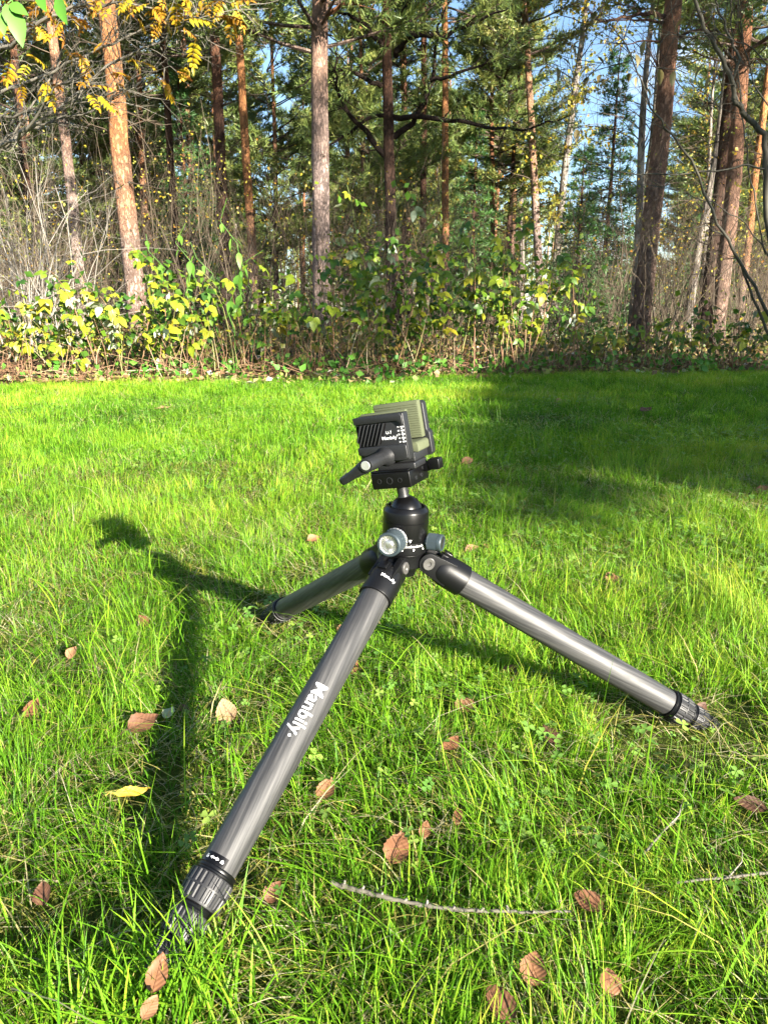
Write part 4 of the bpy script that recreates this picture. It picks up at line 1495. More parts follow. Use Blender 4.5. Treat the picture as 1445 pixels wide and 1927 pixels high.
def main_pine(px_pts, Y, diam, mat, label, seed, Htop=13.0, dead=14, deadL=1.1, crown=True, cz=6.5, limbs=(), needles=True, dtint=0.35, limb_mat=None):
    """a pine whose trunk passes through photo points (top to bottom) at distance Y"""
    r = random.Random(seed)
    (xa, ya), (xb, yb) = px_pts[0], px_pts[-1]
    A, B = at(xa, ya, Y), at(xb, yb, Y)
    sl = (A - B) / (A.z - B.z)
    gzv = float(gz(B.x, Y))
    base = B + sl * (gzv - B.z)
    top = A + sl * (Htop - A.z)
    lo = []
    P = [base] + [at(x, y, Y) for x, y in px_pts[::-1]] + [top]
    P = [P[0]] + [p for p in P[1:] if p.z > base.z + 0.05]
    pts = []
    for a, b in zip(P[:-1], P[1:]):
        n = max(1, int((b - a).length / 0.22))
        for i in range(n):
            pts.append(a.lerp(b, i / n) + Vector((r.uniform(-1, 1), r.uniform(-1, 1), 0)) * diam * 0.02)
    pts.append(P[-1])
    root = obj('pine_tree', None, loc=base)
    tag(root, label, 'pine tree')
    loc = [p - base for p in pts]
    obj('trunk', trunk_mesh('trunk', loc, diam / 2, diam * 0.16, mat, r, 20), root)
    if dead:
        for k in range(dead):
            mb = MB()
            dead_branches(mb, r, loc, 0.9, cz, 1, deadL, diam * 0.055, dtint, 6)
            obj('dead_branch', mb.mesh('dead_branch', M['twig'], True), root)
    P_, D_, T_ = [], [], []
    for pix, Y0, Y1, rb in limbs:
        ml = MB()
        for p, e in limb(ml, pix, Y0, Y1, rb, r, 0.1, 12, 0.6):
            for u in range(5):
                P_.append(p - base + e * 0.1 * u - e * .3 + rv(r, .05))
                D_.append(e)
                T_.append(r.uniform(.1, .6))
        obj('limb', ml.mesh('limb', limb_mat or M['bark_dark'], True), root, loc=-base)
    if needles and P_:
        V, T, I = tufts(P_, D_, 0.12, 0.014, 9, T_, r)
        obj('needles', mesh_np('needles', V, T, M['pine'], I), root)
    if crown:
        cb, (V, T, I) = pine_crown(r, Htop - cz + 0.3, 0, 2.2, 0.55, 5, 0.8, 0.15, 0.026, 8)
        j = min(range(len(loc)), key=lambda i: abs(loc[i].z - cz))
        off = loc[j]
        o2 = obj('crown', mesh_np('crown', V, T, M['pine'], I), root, loc=off)
        obj('crown_branches', cb.mesh('crown_branches', M['bark_far']), root, loc=off)
    return root


main_pine([(206, 60), (215, 130), (224, 260), (236, 380), (249, 490)], 10.0, 0.255, M['bark_orange'], 'thick bright orange pine trunk behind the yellow leaves on the left', 1, dead=10, cz=3.6, deadL=0.8, crown=False)
main_pine([(602, 0), (601, 150), (603, 300), (604, 440)], 11.3, 0.275, M['bark_pale'], 'straight pale pinkish grey pine trunk left of the dark branching pine', 2, dead=3, deadL=0.6, cz=4.0,
          limbs=[([(616, 26), (640, 12), (665, 0), (690, -30)], 11.3, 11.0, 0.035)], limb_mat=M['bark_brown'])
main_pine([(727, 0), (728, 110), (731, 250), (735, 400), (736, 460)], 12.6, 0.215, M['bark_dark'], 'dark branching pine with sprawling black limbs behind the clamp', 3, dead=0, crown=False, needles=True, Htop=9, limb_mat=M['black_limb'], limbs=[
    ([(723, 92), (695, 55), (664, 30), (638, 22), (600, 30)], 12.6, 12.2, 0.043),
    ([(720, 160), (690, 150), (660, 128), (615, 136), (585, 150), (555, 168)], 12.6, 12.0, 0.040),
    ([(722, 290), (690, 250), (660, 215), (635, 175), (632, 130), (636, 80)], 12.6, 11.6, 0.048),
    ([(728, 215), (690, 222), (660, 245), (622, 272), (590, 290), (560, 296)], 12.6, 12.1, 0.031),
    ([(742, 100), (760, 80), (775, 65), (800, 62), (830, 68), (870, 50), (900, 36), (940, 24), (975, 0)], 12.6, 11.4, 0.052),
    ([(742, 255), (775, 230), (800, 190), (812, 150), (818, 100), (824, 50), (840, 15), (860, -20)], 12.6, 11.9, 0.048),
    ([(812, 150), (840, 146), (870, 134), (910, 118), (945, 92), (975, 60)], 12.1, 11.2, 0.031),
    ([(742, 222), (780, 216), (830, 222), (880, 230), (930, 240), (980, 244), (1030, 230), (1075, 215)], 12.6, 11.2, 0.043),
    ([(737, 60), (750, 30), (768, 5), (790, -20)], 12.6, 12.0, 0.038),
])
main_pine([(836, 0), (838, 150), (837, 300), (838, 390)], 18.5, 0.185, M['bark_orange'], 'slim bright orange pine trunk right of the dark branching pine', 4, dead=9, cz=7, deadL=0.8, Htop=16)
main_pine([(450, 60), (457, 200), (466, 340), (475, 470)], 16.0, 0.195, M['bark_orange'], 'slim orange pine between two dark trunks, behind the tall green nettles', 5, dead=12, cz=6, Htop=15)
main_pine([(404, 70), (410, 180), (416, 320), (421, 440)], 16.5, 0.25, M['bark_dark'], 'dark brown pine trunk just left of the slim orange pine', 6, dead=12, cz=6.0, Htop=15)
main_pine([(112, 180), (124, 270), (136, 380), (147, 490)], 16.0, 0.235, M['bark_pale'], 'slender pinkish pine trunk at the far left beyond the rowan', 7, dead=16, cz=6.5, Htop=15)
main_pine([(1268, -10), (1258, 90), (1248, 230), (1230, 380), (1214, 520), (1207, 602)], 9.8, 0.238, M['bark_brown'], 'stout leaning red brown pine trunk on the right', 8, needles=False, dead=4, cz=4.2, deadL=0.7, crown=False, limbs=[
    ([(1256, 30), (1225, 24), (1190, 28), (1160, 36), (1128, 40), (1105, 12)], 9.8, 9.0, 0.028),
    ([(1252, 42), (1215, 36), (1185, 36), (1150, 36)], 9.8, 9.2, 0.018),
    ([(1248, 78), (1210, 76), (1180, 82), (1145, 80)], 9.8, 9.1, 0.013),
    ([(1250, 150), (1236, 120), (1222, 95), (1205, 60)], 9.8, 9.4, 0.014),
    ([(1276, 70), (1295, 60), (1320, 55), (1350, 20)], 9.8, 9.6, 0.02),
])
main_pine([(1405, 0), (1396, 130), (1382, 330), (1366, 480), (1352, 590)], 11.6, 0.235, M['bark_brown'], 'sunlit reddish pine trunk nearest the right edge, behind the grey alder', 9, dead=12, cz=4.2)
main_pine([(1372, 180), (1360, 300), (1346, 430), (1330, 570)], 13.4, 0.225, M['bark_dark'], 'dim pine trunk close behind the sunlit reddish one', 10, dead=9, cz=4.8)
main_pine([(312, 150), (320, 290), (331, 440)], 19, 0.20, M['bark_dark'], 'thin dark pine trunk between the thick orange pine and the nettles', 11, dead=14, cz=6, Htop=15)
main_pine([(760, 200), (764, 320), (766, 400)], 24, 0.20, M['bark_far'], 'thin pine trunk close right of the dark branching pine', 12, dead=8, cz=7, Htop=16)
main_pine([(797, 60), (798, 220), (796, 380)], 21, 0.20, M['bark_dark'], 'thin dark pine trunk between the branching pine and the slim orange one', 13, dead=10, cz=7, Htop=15)
main_pine([(1432, 250), (1420, 330), (1412, 420)], 17, 0.18, M['bark_orange'], 'thin orange trunk at the right edge far behind the alder', 14, dead=8, cz=7, Htop=15)
main_pine([(40, 250), (50, 350), (58, 450)], 19, 0.22, M['bark_dark'], 'dark pine trunk at the left edge behind grey twigs', 15, dead=16, cz=5, Htop=14)
main_pine([(1003, 300), (1008, 400), (1012, 470)], 21, 0.24, M['bark_pale'], 'grey pine trunk above the right end of the raspberry thicket', 16, dead=9, cz=7, Htop=14)


# ---- copies: forest behind
def kids(root):
    return [o for o in root.children]


def copy_tree(root, loc, rz, s, label=None, group=None):
    c = root.copy()
    col.objects.link(c)
    c.location = loc
    c.rotation_euler = (0, 0, rz)
    c.scale = (s, s, s)
    if label:
        c['label'] = label
    if group:
        c['group'] = group
    for ch in kids(root):
        d = ch.copy()
        col.objects.link(d)
        d.parent = c
    return c


def far_pine(seed, H, z0, L0, diam, mat, dead, per=11, ln=0.17, wd=0.024, gap=0.0, conical=0.3):
    r = random.Random(seed)
    root = obj('pine_tree', None)
    pts = trunk_path(r, (0, 0, -0.3), (r.uniform(-.5, .5), r.uniform(-.5, .5), H), 14, 0.07)
    obj('trunk', trunk_mesh('trunk', pts, diam / 2, 0.02, mat, r, 9, 0.15), root)
    mb = MB()
    dead_branches(mb, r, pts, 1.0, z0 + 1, dead, 1.2, 0.014, 0.3, 3)
    cb, (V, T, I) = pine_crown(r, H, z0, L0, 0.50, 5, 0.75, ln, wd, per, gap=gap, conical=conical)
    b = len(mb.v)
    mb.v += cb.v
    mb.f += [tuple(i + b for i in f) for f in cb.f]
    mb.t += cb.t
    mb.m += cb.m
    obj('branches', mb.mesh('branches', M['twig']), root)
    obj('crown', mesh_np('crown', V, T, M['pine'], I), root)
    return root


def far_spruce(seed, H, L0, mat):
    r = random.Random(seed)
    root = obj('spruce_tree', None)
    pts = trunk_path(r, (0, 0, -0.3), (0, 0, H), 10, 0.03)
    obj('trunk', trunk_mesh('trunk', pts, 0.02 * H * 0.5 + .03, 0.012, M['bark_dark'], r, 8, 0.1), root)
    cb, (V, T, I) = pine_crown(r, H, 0.5, L0, 0.26, 6, 0.9, 0.13, 0.026, 7, droop=0.32, conical=1.0, bare_in=0.15)
    obj('branches', cb.mesh('branches', M['twig']), root)
    obj('crown', mesh_np('crown', V, T, mat, I), root)
    return root


def birch(seed, H, leafy, z0=1.6, mat='birchleaf', lsz=0.05):
    r = random.Random(seed)
    root = obj('birch_tree', None)
    pts = trunk_path(r, (0, 0, -0.2), (r.uniform(-.6, .6), r.uniform(-.4, .4), H), 14, 0.10)
    obj('trunk', trunk_mesh('trunk', pts, 0.012 * H + 0.01, 0.008, M['bark_birch'], r, 9, 0.1), root)
    mb = MB()
    P = []
    for k in range(int(H * 6)):
        t = r.uniform(z0 / H, 0.98)
        i = min(13, int(t * 14))
        p = pts[i].lerp(pts[i + 1], t * 14 - i)
        a = r.uniform(0, 6.283)
        L = (0.3 + 1.3 * math.sin(math.pi * min(1, (t - z0 / H) * 1.1 + 0.15))) * r.uniform(0.5, 1.1)
        d = Vector((math.cos(a), math.sin(a), 0.9))
        q = [p]
        for s in range(5):
            d = (d + rv(r, .2) + Vector((0, 0, -0.16))).normalized()
            q.append(q[-1] + d * L / 5)
        mb.tube(q, [.012, .010, .008, .006, .004, .002], 4, r.uniform(.1, .5))
        for u in range(9):
            s = q[r.randint(1, 5)]
            e = (d + rv(r, .9) + Vector((0, 0, -0.3))).normalized()
            l2 = L * r.uniform(.15, .45)
            mb.tube([s, s + e * l2], [.004, .0015], 3, r.uniform(.1, .5))
            for w in range(leafy):
                P.append(s + e * l2 * r.uniform(.2, 1.1) + rv(r, .04))
    obj('branches', mb.mesh('branches', M['twig']), root)
    if P:
        obj('leaves', leaf_cloud(P, lsz, M[mat], r), root)
    return root


def leaf_cloud(P, sz, mat, r, tl=0.1, th=0.9):
    """small pointed leaves (two triangles folded on the midrib) at points P"""
    P = np.array(P, np.float32)
    n = len(P)
    d = rg.normal(size=(n, 3))
    d[:, 2] -= 0.6
    d /= np.linalg.norm(d, axis=1)[:, None]
    s = np.cross(d, rg.normal(size=(n, 3)))
    s /= np.linalg.norm(s, axis=1)[:, None] + 1e-6
    nn = np.cross(d, s)
    L = (sz * (0.6 + 0.8 * rg.random(n)))[:, None]
    V = np.stack([P, P + d * L * .45 + s * L * .36 + nn * L * .1, P + d * L, P + d * L * .45 - s * L * .36 + nn * L * .1], 1).reshape(-1, 3)
    b = np.arange(n, dtype=np.int32)[:, None] * 4
    T = np.concatenate([b + np.array([0, 1, 2]), b + np.array([0, 2, 3])], 0).astype(np.int32)
    I = np.repeat(tl + (th - tl) * rg.random(n), 4)
    return mesh_np('leaves', V, T, mat, I)


rf = random.Random(77)
protos = [far_pine(201, 13, 4.5, 2.3, 0.24, M['bark_far'], 26), far_pine(202, 15, 6.0, 2.4, 0.27, M['bark_far'], 30, gap=0.15),
          far_pine(203, 11, 3.0, 2.0, 0.20, M['bark_dark'], 18, conical=0.5), far_pine(204, 14, 5.0, 2.6, 0.25, M['bark_brown'], 28, gap=0.1),
          far_pine(205, 9.5, 1.8, 2.0, 0.17, M['bark_far'], 14, conical=0.6)]
spr = [far_spruce(211, 7.5, 1.7, M['spruce']), far_spruce(212, 5.0, 1.3, M['spruce'])]
bir = [birch(221, 9, 7, 2.2, lsz=0.075), birch(222, 7, 3, 2.0, lsz=0.06), birch(223, 8, 0, 1.5)]
for q in protos + spr + bir:
    tag(q, 'x', 'tree')
used = set()


def place(proto, loc, rz, s, label, cat, group=None):
    if proto.name in used:
        c = copy_tree(proto, loc, rz, s)
    else:
        used.add(proto.name)
        c = proto
        c.location, c.rotation_euler, c.scale = loc, (0, 0, rz), (s, s, s)
    tag(c, label, cat, group)
    return c


def put(proto, px, Y, s, label, cat, group=None):
    p = at(px, 600, Y)
    return place(proto, (p.x, Y, float(gz(p.x, Y))), rf.uniform(0, 6.28), s, label, cat, group)


# the ones that can be pointed out
put(spr[0], 1128, 15.5, 0.72, 'small dark green spruce right of the yellow birch', 'spruce tree')
put(spr[1], 1078, 12.5, 0.62, 'young fresh green spruce standing low before the dark spruce', 'spruce tree')
put(bir[0], 1040, 21, 1.25, 'tall birch with yellowing leaves beside the patch of open sky', 'birch tree')
put(bir[1], 975, 25, 1.25, 'thinner yellow birch left of the tall yellow one', 'birch tree')
put(bir[2], 1190, 13, 0.9, 'thin white birch stem left of the stout leaning pine', 'birch tree')
put(bir[2], 1178, 16, 1.0, 'second thin white birch stem left of the stout leaning pine, farther off', 'birch tree')
put(bir[2], 1296, 15, 0.95, 'white birch stem right of the stout leaning pine', 'birch tree')
put(bir[1], 1320, 18, 1.0, 'yellow leaved birch between the leaning pine and the sunlit one', 'birch tree')
put(protos[4], 695, 19, 1.0, 'bushy green pine behind the limbs of the dark branching pine', 'pine tree')
put(protos[4], 520, 21, 1.0, 'bushy pine between the slim orange pine and the pale trunk', 'pine tree')
put(protos[2], 940, 23, 0.95, 'bushy pine at the left rim of the open sky', 'pine tree')
put(spr[0], 885, 22, 0.8, 'green spruce behind the slim bright orange trunk', 'spruce tree')
put(spr[0], 365, 20, 0.85, 'green spruce right of the thick orange pine', 'spruce tree')
put(protos[4], 90, 20, 1.0, 'bushy pine above the grey twigs on the left', 'pine tree')
put(protos[2], 1330, 22, 1.0, 'green pine filling the gap right of the leaning trunk', 'pine tree')

spots = []
for k in range(4000):
    if len(spots) >= 235:
        break
    Y = 19 + 62 * rf.random() ** 0.8
    px = rf.uniform(-330, 1780)
    p = at(px, 600, Y)
    if 990 < px < 1270 and Y > 14:
        continue
    if 470 < px < 700 and rf.random() < 0.62:
        continue
    if 850 < px < 1085 and rf.random() < 0.68:
        continue
    if any((p.x - a) ** 2 + (Y - b) ** 2 < 1.7 ** 2 for a, b in spots):
        continue
    spots.append((p.x, Y))
    u = rf.random()
    loc = (p.x, Y, float(gz(p.x, Y)))
    if u < 0.74:
        place(rf.choice(protos), loc, rf.uniform(0, 6.28), rf.uniform(0.8, 1.15), 'slim pine deep in the wood among many alike', 'pine tree', 'pines deep in the wood')
    elif u < 0.86:
        place(rf.choice(spr), loc, rf.uniform(0, 6.28), rf.uniform(0.7, 1.1), 'green spruce deep in the wood among the pines', 'spruce tree', 'spruces deep in the wood')
    else:
        place(rf.choice(bir), loc, rf.uniform(0, 6.28), rf.uniform(0.8, 1.2), 'slim birch deep in the wood among the pines', 'birch tree', 'birches deep in the wood')
for k in range(46):      # low saplings and stems under the sky gap
    px = rf.uniform(1050, 1260)
    Y = rf.uniform(28, 70)
    p = at(px, 600, Y)
    place(rf.choice([spr[1], bir[2], spr[1], bir[1]]), (p.x, Y, float(gz(p.x, Y))), rf.uniform(0, 6.28), rf.uniform(0.5, 0.85), 'low young tree deep in the wood below the open sky', 'sapling', 'saplings below the open sky')


def distant_wood():
    P, D, TI = [], [], []
    mb = MB()
    r = random.Random(5)
    for k in range(420):
        a = r.uniform(-0.95, 0.95)
        Y = r.uniform(80, 115)
        x = a * Y
        low = 0.10 * Y < x - 0.24 * Y + 0.06 * Y < 0.16 * Y
        h = r.uniform(8, 13) * (0.45 if 0.255 < x / Y < 0.38 else 1)
        mb.tube([(x, Y, 0), (x + r.uniform(-.3, .3), Y, h * .5), (x, Y, h)], [0.14, 0.11, 0.04], 4, r.uniform(.2, .9))
        for q in range(70):
            z = h * r.uniform(0.15, 1.0)
            w = 2.0 * (1.1 - z / h)
            b = r.uniform(0, 6.28)
            P.append((x + math.cos(b) * w * r.random(), Y + math.sin(b) * w * r.random(), z))
            D.append((math.cos(b), math.sin(b), .3))
            TI.append(r.uniform(.15, .7))
    V, T, I = tufts(P, D, 0.75, 0.22, 4, TI, r)
    o = obj('distant_wood', mesh_np('distant_wood', V, T, M['pine'], I))
    tag(o, 'far pine foliage closing the view behind the wood', 'wood', kind='stuff')
    o = obj('distant_stems', mb.mesh('distant_stems', M['drystem']))
    tag(o, 'far thin stems closing the view behind the wood', 'wood', kind='stuff')


distant_wood()


# ------------------------------------------------------------------ bare undergrowth
def grow(mb, r, p, d, L, rad, depth, tint, tips, up=0.10, kids_=(4, 6), sides=4):
    n = 5
    pts, rads = [p], [rad]
    for i in range(n):
        d = (d + rv(r, 0.25) + Vector((0, 0, up))).normalized()
        pts.append(pts[-1] + d * L / n)
        rads.append(rad * (1 - 0.75 * (i + 1) / n))
    mb.tube(pts, rads, sides if depth > 0 else 3, tint + r.uniform(-.15, .2))
    tips.append((pts[-1], d))
    if depth > 0:
        for k in range(r.randint(*kids_)):
            i = r.randint(1, n - 1)
            e = (d * 0.7 + rv(r, 0.9) + Vector((0, 0, 0.15))).normalized()
            grow(mb, r, pts[i], e, L * r.uniform(0.32, 0.62), rads[i] * 0.55, depth - 1, tint, tips, up * 0.6, kids_, sides)


def shrub(seed, H, stems, depth, tint, leaf_n, spread=0.25, r0=0.007, mat='twig', lmat='birchleaf', lsz=0.035):
    r = random.Random(seed)
    mb, tips = MB(), []
    for s in range(stems):
        a = r.uniform(0, 6.283)
        p = Vector((math.cos(a) * r.random() * .22, math.sin(a) * r.random() * .22, -0.05))
        d = Vector((math.cos(a) * spread * r.random(), math.sin(a) * spread * r.random(), 1)).normalized()
        grow(mb, r, p, d, H * r.uniform(0.6, 1.05), r0 * r.uniform(.7, 1.3), depth, tint, tips)
    root = obj('bare_shrub', None)
    tag(root, 'x', 'shrub')
    obj('stems', mb.mesh('stems', M[mat]), root)
    if leaf_n:
        P = [tips[r.randrange(len(tips))][0] + rv(r, .05) for _ in range(leaf_n)]
        obj('leaves', leaf_cloud(P, lsz, M[lmat], r), root)
    return root


shr = [shrub(401, 2.6, 7, 2, 0.45, 60), shrub(402, 3.2, 5, 2, 0.55, 90), shrub(403, 1.9, 9, 2, 0.60, 30), shrub(404, 2.4, 6, 2, 0.30, 80, lsz=0.04),
       shrub(405, 3.6, 4, 2, 0.50, 120, spread=0.15), shrub(406, 1.5, 10, 1, 0.70, 8, spread=0.6)]
for k in range(150):
    Y = 7.6 + 15 * rf.random() ** 1.1
    px = rf.uniform(-80, 1530)
    if 680 < px < 1000 and Y < 9:
        continue
    p = at(px, 600, Y)
    i = rf.randrange(6)
    s_ = rf.uniform(0.6, 1.05) if Y < 10 else rf.uniform(0.7, 1.2)
    place(shr[i], (p.x, Y, float(gz(p.x, Y))), rf.uniform(0, 6.28), s_, ['bushy bare shrub with brown twigs and a few yellow leaves in the wood', 'tall bare shrub with scattered yellow leaves in the wood', 'low dense grey shrub in the wood',
          'dark twiggy shrub with yellow leaves in the wood', 'tall slender sapling shrub with yellow leaf tips in the wood', 'low sprawling pale twigs in the wood'][i], 'shrub', 'bare shrubs in the wood')

# grey lichened twigs at the left, behind the raspberries
tg = shrub(420, 2.1, 13, 2, 0.95, 0, spread=0.75, r0=0.010, mat='greybranch')
p = at(25, 600, 7.2)
tg.location = (p.x, 7.2, 0)
tag(tg, 'tangled pale grey lichened shrub at the left edge', 'shrub')
tg2 = shrub(421, 2.3, 10, 2, 0.75, 8, spread=0.6, r0=0.009, mat='greybranch')
p = at(110, 600, 8.0)
tg2.location = (p.x, 8.0, 0)
tag(tg2, 'grey leafless shrub between the left edge and the thick orange pine', 'shrub')


# ------------------------------------------------------------------ raspberry thicket
def leaflet(mb, o, d, n, L, W, tint, r, droop=0.25, fold=0.22):
    """one pointed oval blade: 5 stations, folded on the midrib, upper skin m=0, under skin m=1"""
    d, n = d.normalized(), n.normalized()
    s = d.cross(n).normalized()
    n = s.cross(d).normalized()
    st = [(0.0, 0.0), (0.12, 0.55), (0.32, 0.98), (0.55, 0.90), (0.78, 0.52), (1.0, 0.0)]
    for side, off in ((0, 0.0006), (1, -0.0006)):
        V, F = [], []
        for t, w in st:
            c = o + d * L * t - Vector((0, 0, 1)) * droop * L * t * t + n * off
            e = 0.5 * W * w
            if w == 0:
                V.append(c)
            else:
                V += [c - s * e + n * fold * e, c, c + s * e + n * fold * e]
        F = [(0, 2, 1), (0, 3, 2)]
        for i in range(3):
            a = 1 + 3 * i
            F += [(a, a + 1, a + 4, a + 3), (a + 1, a + 2, a + 5, a + 4)]
        F += [(10, 11, 13), (11, 12, 13)]
        if side:
            F = [f[::-1] for f in F]
        mb.add(V, F, tint, side)


def rasp_leaf(seed, n5=False, t0=0.1, t1=0.5):
    """compound leaf of three or five leaflets on a stalk, about 1 unit long, lying along +X"""
    r = random.Random(seed)
    mb = MB()
    t = r.uniform(t0, t1)
    mb.tube([(0, 0, 0), (0.25, 0, 0.03), (0.5, 0, 0.0)], [0.008, 0.007, 0.006], 3, 0.5, m=2)
    up = Vector((0, 0, 1))
    leaflet(mb, Vector((0.5, 0, 0)), Vector((1, r.uniform(-.2, .2), r.uniform(-.4, .2))), up + rv(r, .2), 0.62, 0.46, t, r, 0.35)
    for s in (-1, 1):
        leaflet(mb, Vector((0.42, 0, 0.01)), Vector((0.45, s, r.uniform(-.5, .25))), up + rv(r, .35), 0.50, 0.36, t + r.uniform(-.05, .05), r, 0.35)
        if n5:
            leaflet(mb, Vector((0.24, 0, 0.01)), Vector((0.35, s, r.uniform(-.5, .2))), up + rv(r, .35), 0.42, 0.30, t + r.uniform(-.05, .05), r, 0.35)
    return mb.mesh('leaf', [M['rasp'], M['rasp_under'], M['cane']], True)


RL = [rasp_leaf(500 + i, i % 3 == 0, 0.28, 0.62) for i in range(9)]        # yellowing
RG = [rasp_leaf(515 + i, i % 3 == 0, -0.05, 0.34) for i in range(9)]      # still green


def cane_mesh(seed):
    r = random.Random(seed)
    mb = MB()
    pts = [Vector((0, 0, -0.03))]
    d = Vector((r.uniform(-.12, .12), r.uniform(-.12, .12), 1)).normalized()
    for i in range(9):
        d = (d + rv(r, 0.07) + Vector((0, -0.015 * i, -0.012 * i * i * 0.35))).normalized()
        pts.append(pts[-1] + d / 9)
    mb.tube(pts, [0.0055 - 0.0004 * i for i in range(10)], 5, r.uniform(0.1, 0.6))
    return mb.mesh('cane', M['cane'], True), pts


CANES = [cane_mesh(530 + i) for i in range(8)]


def raspberry(px, Y, H, ncane, nleaf, tintshift, label, seed, spread=0.45, leafsize=0.15, bare=0.35):
    r = random.Random(seed)
    p = at(px, 600, Y)
    root = obj('raspberry_bush', None, loc=(p.x, Y, float(gz(p.x, Y))))
    tag(root, label, 'bush', 'raspberry bushes along the lawn edge')
    ends = []
    for c in range(ncane):
        me, pts = CANES[r.randrange(8)]
        h = H * r.uniform(0.42, 1.12)
        base = Vector((r.uniform(-spread, spread), r.uniform(-.28, .28), 0))
        m = Matrix.Translation(base) @ Matrix.Rotation(r.uniform(-.5, .5), 4, 'Z') @ Matrix.Rotation(r.uniform(-.22, .22), 4, 'Y') @ Matrix.Rotation(r.uniform(-.10, .20), 4, 'X') @ Matrix.Diagonal((1, 1, h, 1))
        obj('cane', me, root, mw=m)
        ends.append((m, pts))
    for l_ in range(nleaf):
        m, pts = ends[l_ % ncane]
        t = bare + (1 - bare) * r.random() ** 0.8
        i = min(8, int(t * 9))
        q = m @ pts[i].lerp(pts[i + 1], t * 9 - i)
        a = r.gauss(-math.pi / 2, 1.15)        # most leaves reach for the light over the lawn
        s = leafsize * r.uniform(0.45, 1.25)
        mw = Matrix.Translation(q) @ Matrix.Rotation(a, 4, 'Z') @ Matrix.Rotation(r.uniform(-0.15, 1.0), 4, 'Y') @ Matrix.Rotation(r.uniform(-.7, .7), 4, 'X') @ Matrix.Diagonal((s, s, s, 1))
        obj('leaf', (RL if r.random() < tintshift else RG)[r.randrange(9)], root, mw=mw)
    P = []
    for l_ in range(int(nleaf * 2.6)):
        m, pts = ends[l_ % ncane]
        t = bare + (1.02 - bare) * r.random()
        i = min(8, int(t * 9))
        q = m @ pts[i].lerp(pts[i + 1], t * 9 - i)
        P.append(q + Vector((r.gauss(0, .12), r.gauss(0.16, .12), r.gauss(0, .06))))
    inner = obj('foliage', leaf_cloud(P, 0.06, M['rasp'], r, -0.15, 0.25), root)
    inner['kind'] = 'stuff'
    return root


RB = [
    (10, 6.0, 0.85, 8, 44, 0.85, 'raspberry bush at the left edge with big yellow leaves'),
    (95, 6.2, 0.75, 9, 46, 0.8, 'low raspberry bush with pale undersides showing, second from the left'),
    (175, 6.1, 0.95, 9, 50, 0.85, 'bright yellow green raspberry bush below the slender pinkish trunk'),
    (255, 6.2, 1.05, 9, 54, 0.8, 'dense yellow green raspberry bush below the thick orange pine'),
    (345, 6.1, 0.8, 9, 46, 0.7, 'raspberry bush with leaning red canes right of the thick orange pine'),
    (430, 6.4, 0.95, 9, 30, 0.4, 'half shaded raspberry bush behind the nettles'),
    (520, 6.5, 0.85, 10, 22, 0.2, 'dim raspberry bush with bare brown canes left of the pale trunk'),
    (610, 6.5, 1.1, 10, 50, 0.35, 'raspberry bush below the pale pine trunk'),
    (690, 6.5, 1.2, 10, 52, 0.3, 'tall raspberry bush below the dark branching pine'),
    (770, 6.4, 1.55, 10, 56, 0.2, 'tallest raspberry bush left of the slim bright orange trunk'),
    (850, 6.5, 1.4, 10, 54, 0.35, 'leafy raspberry bush below the slim bright orange trunk'),
    (930, 6.5, 1.4, 10, 50, 0.5, 'yellow green raspberry bush with lit brown canes right of centre'),
    (1000, 6.7, 1.1, 8, 38, 0.5, 'raspberry bush ending the leafy thicket on the right'),
    (1085, 6.9, 0.65, 6, 20, 0.5, 'sparse low raspberry bush left of the stout leaning pine'),
    (1165, 7.1, 0.6, 6, 13, 0.4, 'nearly leafless raspberry bush at the foot of the leaning pine'),
    (1275, 7.0, 0.8, 7, 14, 0.3, 'shaded raspberry bush right of the leaning pine'),
    (1385, 7.0, 0.7, 6, 18, 0.35, 'shaded raspberry bush near the right edge'),
    (1460, 7.1, 0.8, 6, 14, 0.3, 'raspberry bush cut by the right photo edge'),
]
for i, (px, Y, H, nc, nl, ts, lab) in enumerate(RB):
    raspberry(px, Y, H, nc, int(nl * 1.25), ts, lab, 560 + i, leafsize=0.128 if px < 1020 else 0.12, bare=0.46 if px > 480 else 0.30)


# tall nettles
def nettle_leaf():
    mb = MB()
    r = random.Random(3)
    leaflet(mb, Vector((0.12, 0, 0)), Vector((1, 0, -0.2)), Vector((0, 0, 1)), 0.88, 0.36, 0.4, r, 0.35, 0.15)
    mb.tube([(0, 0, 0), (0.12, 0, 0)], [0.012, 0.01], 3, 0.4, m=0)
    return mb.mesh('leaf', [M['nettle'], M['nettle']], True)


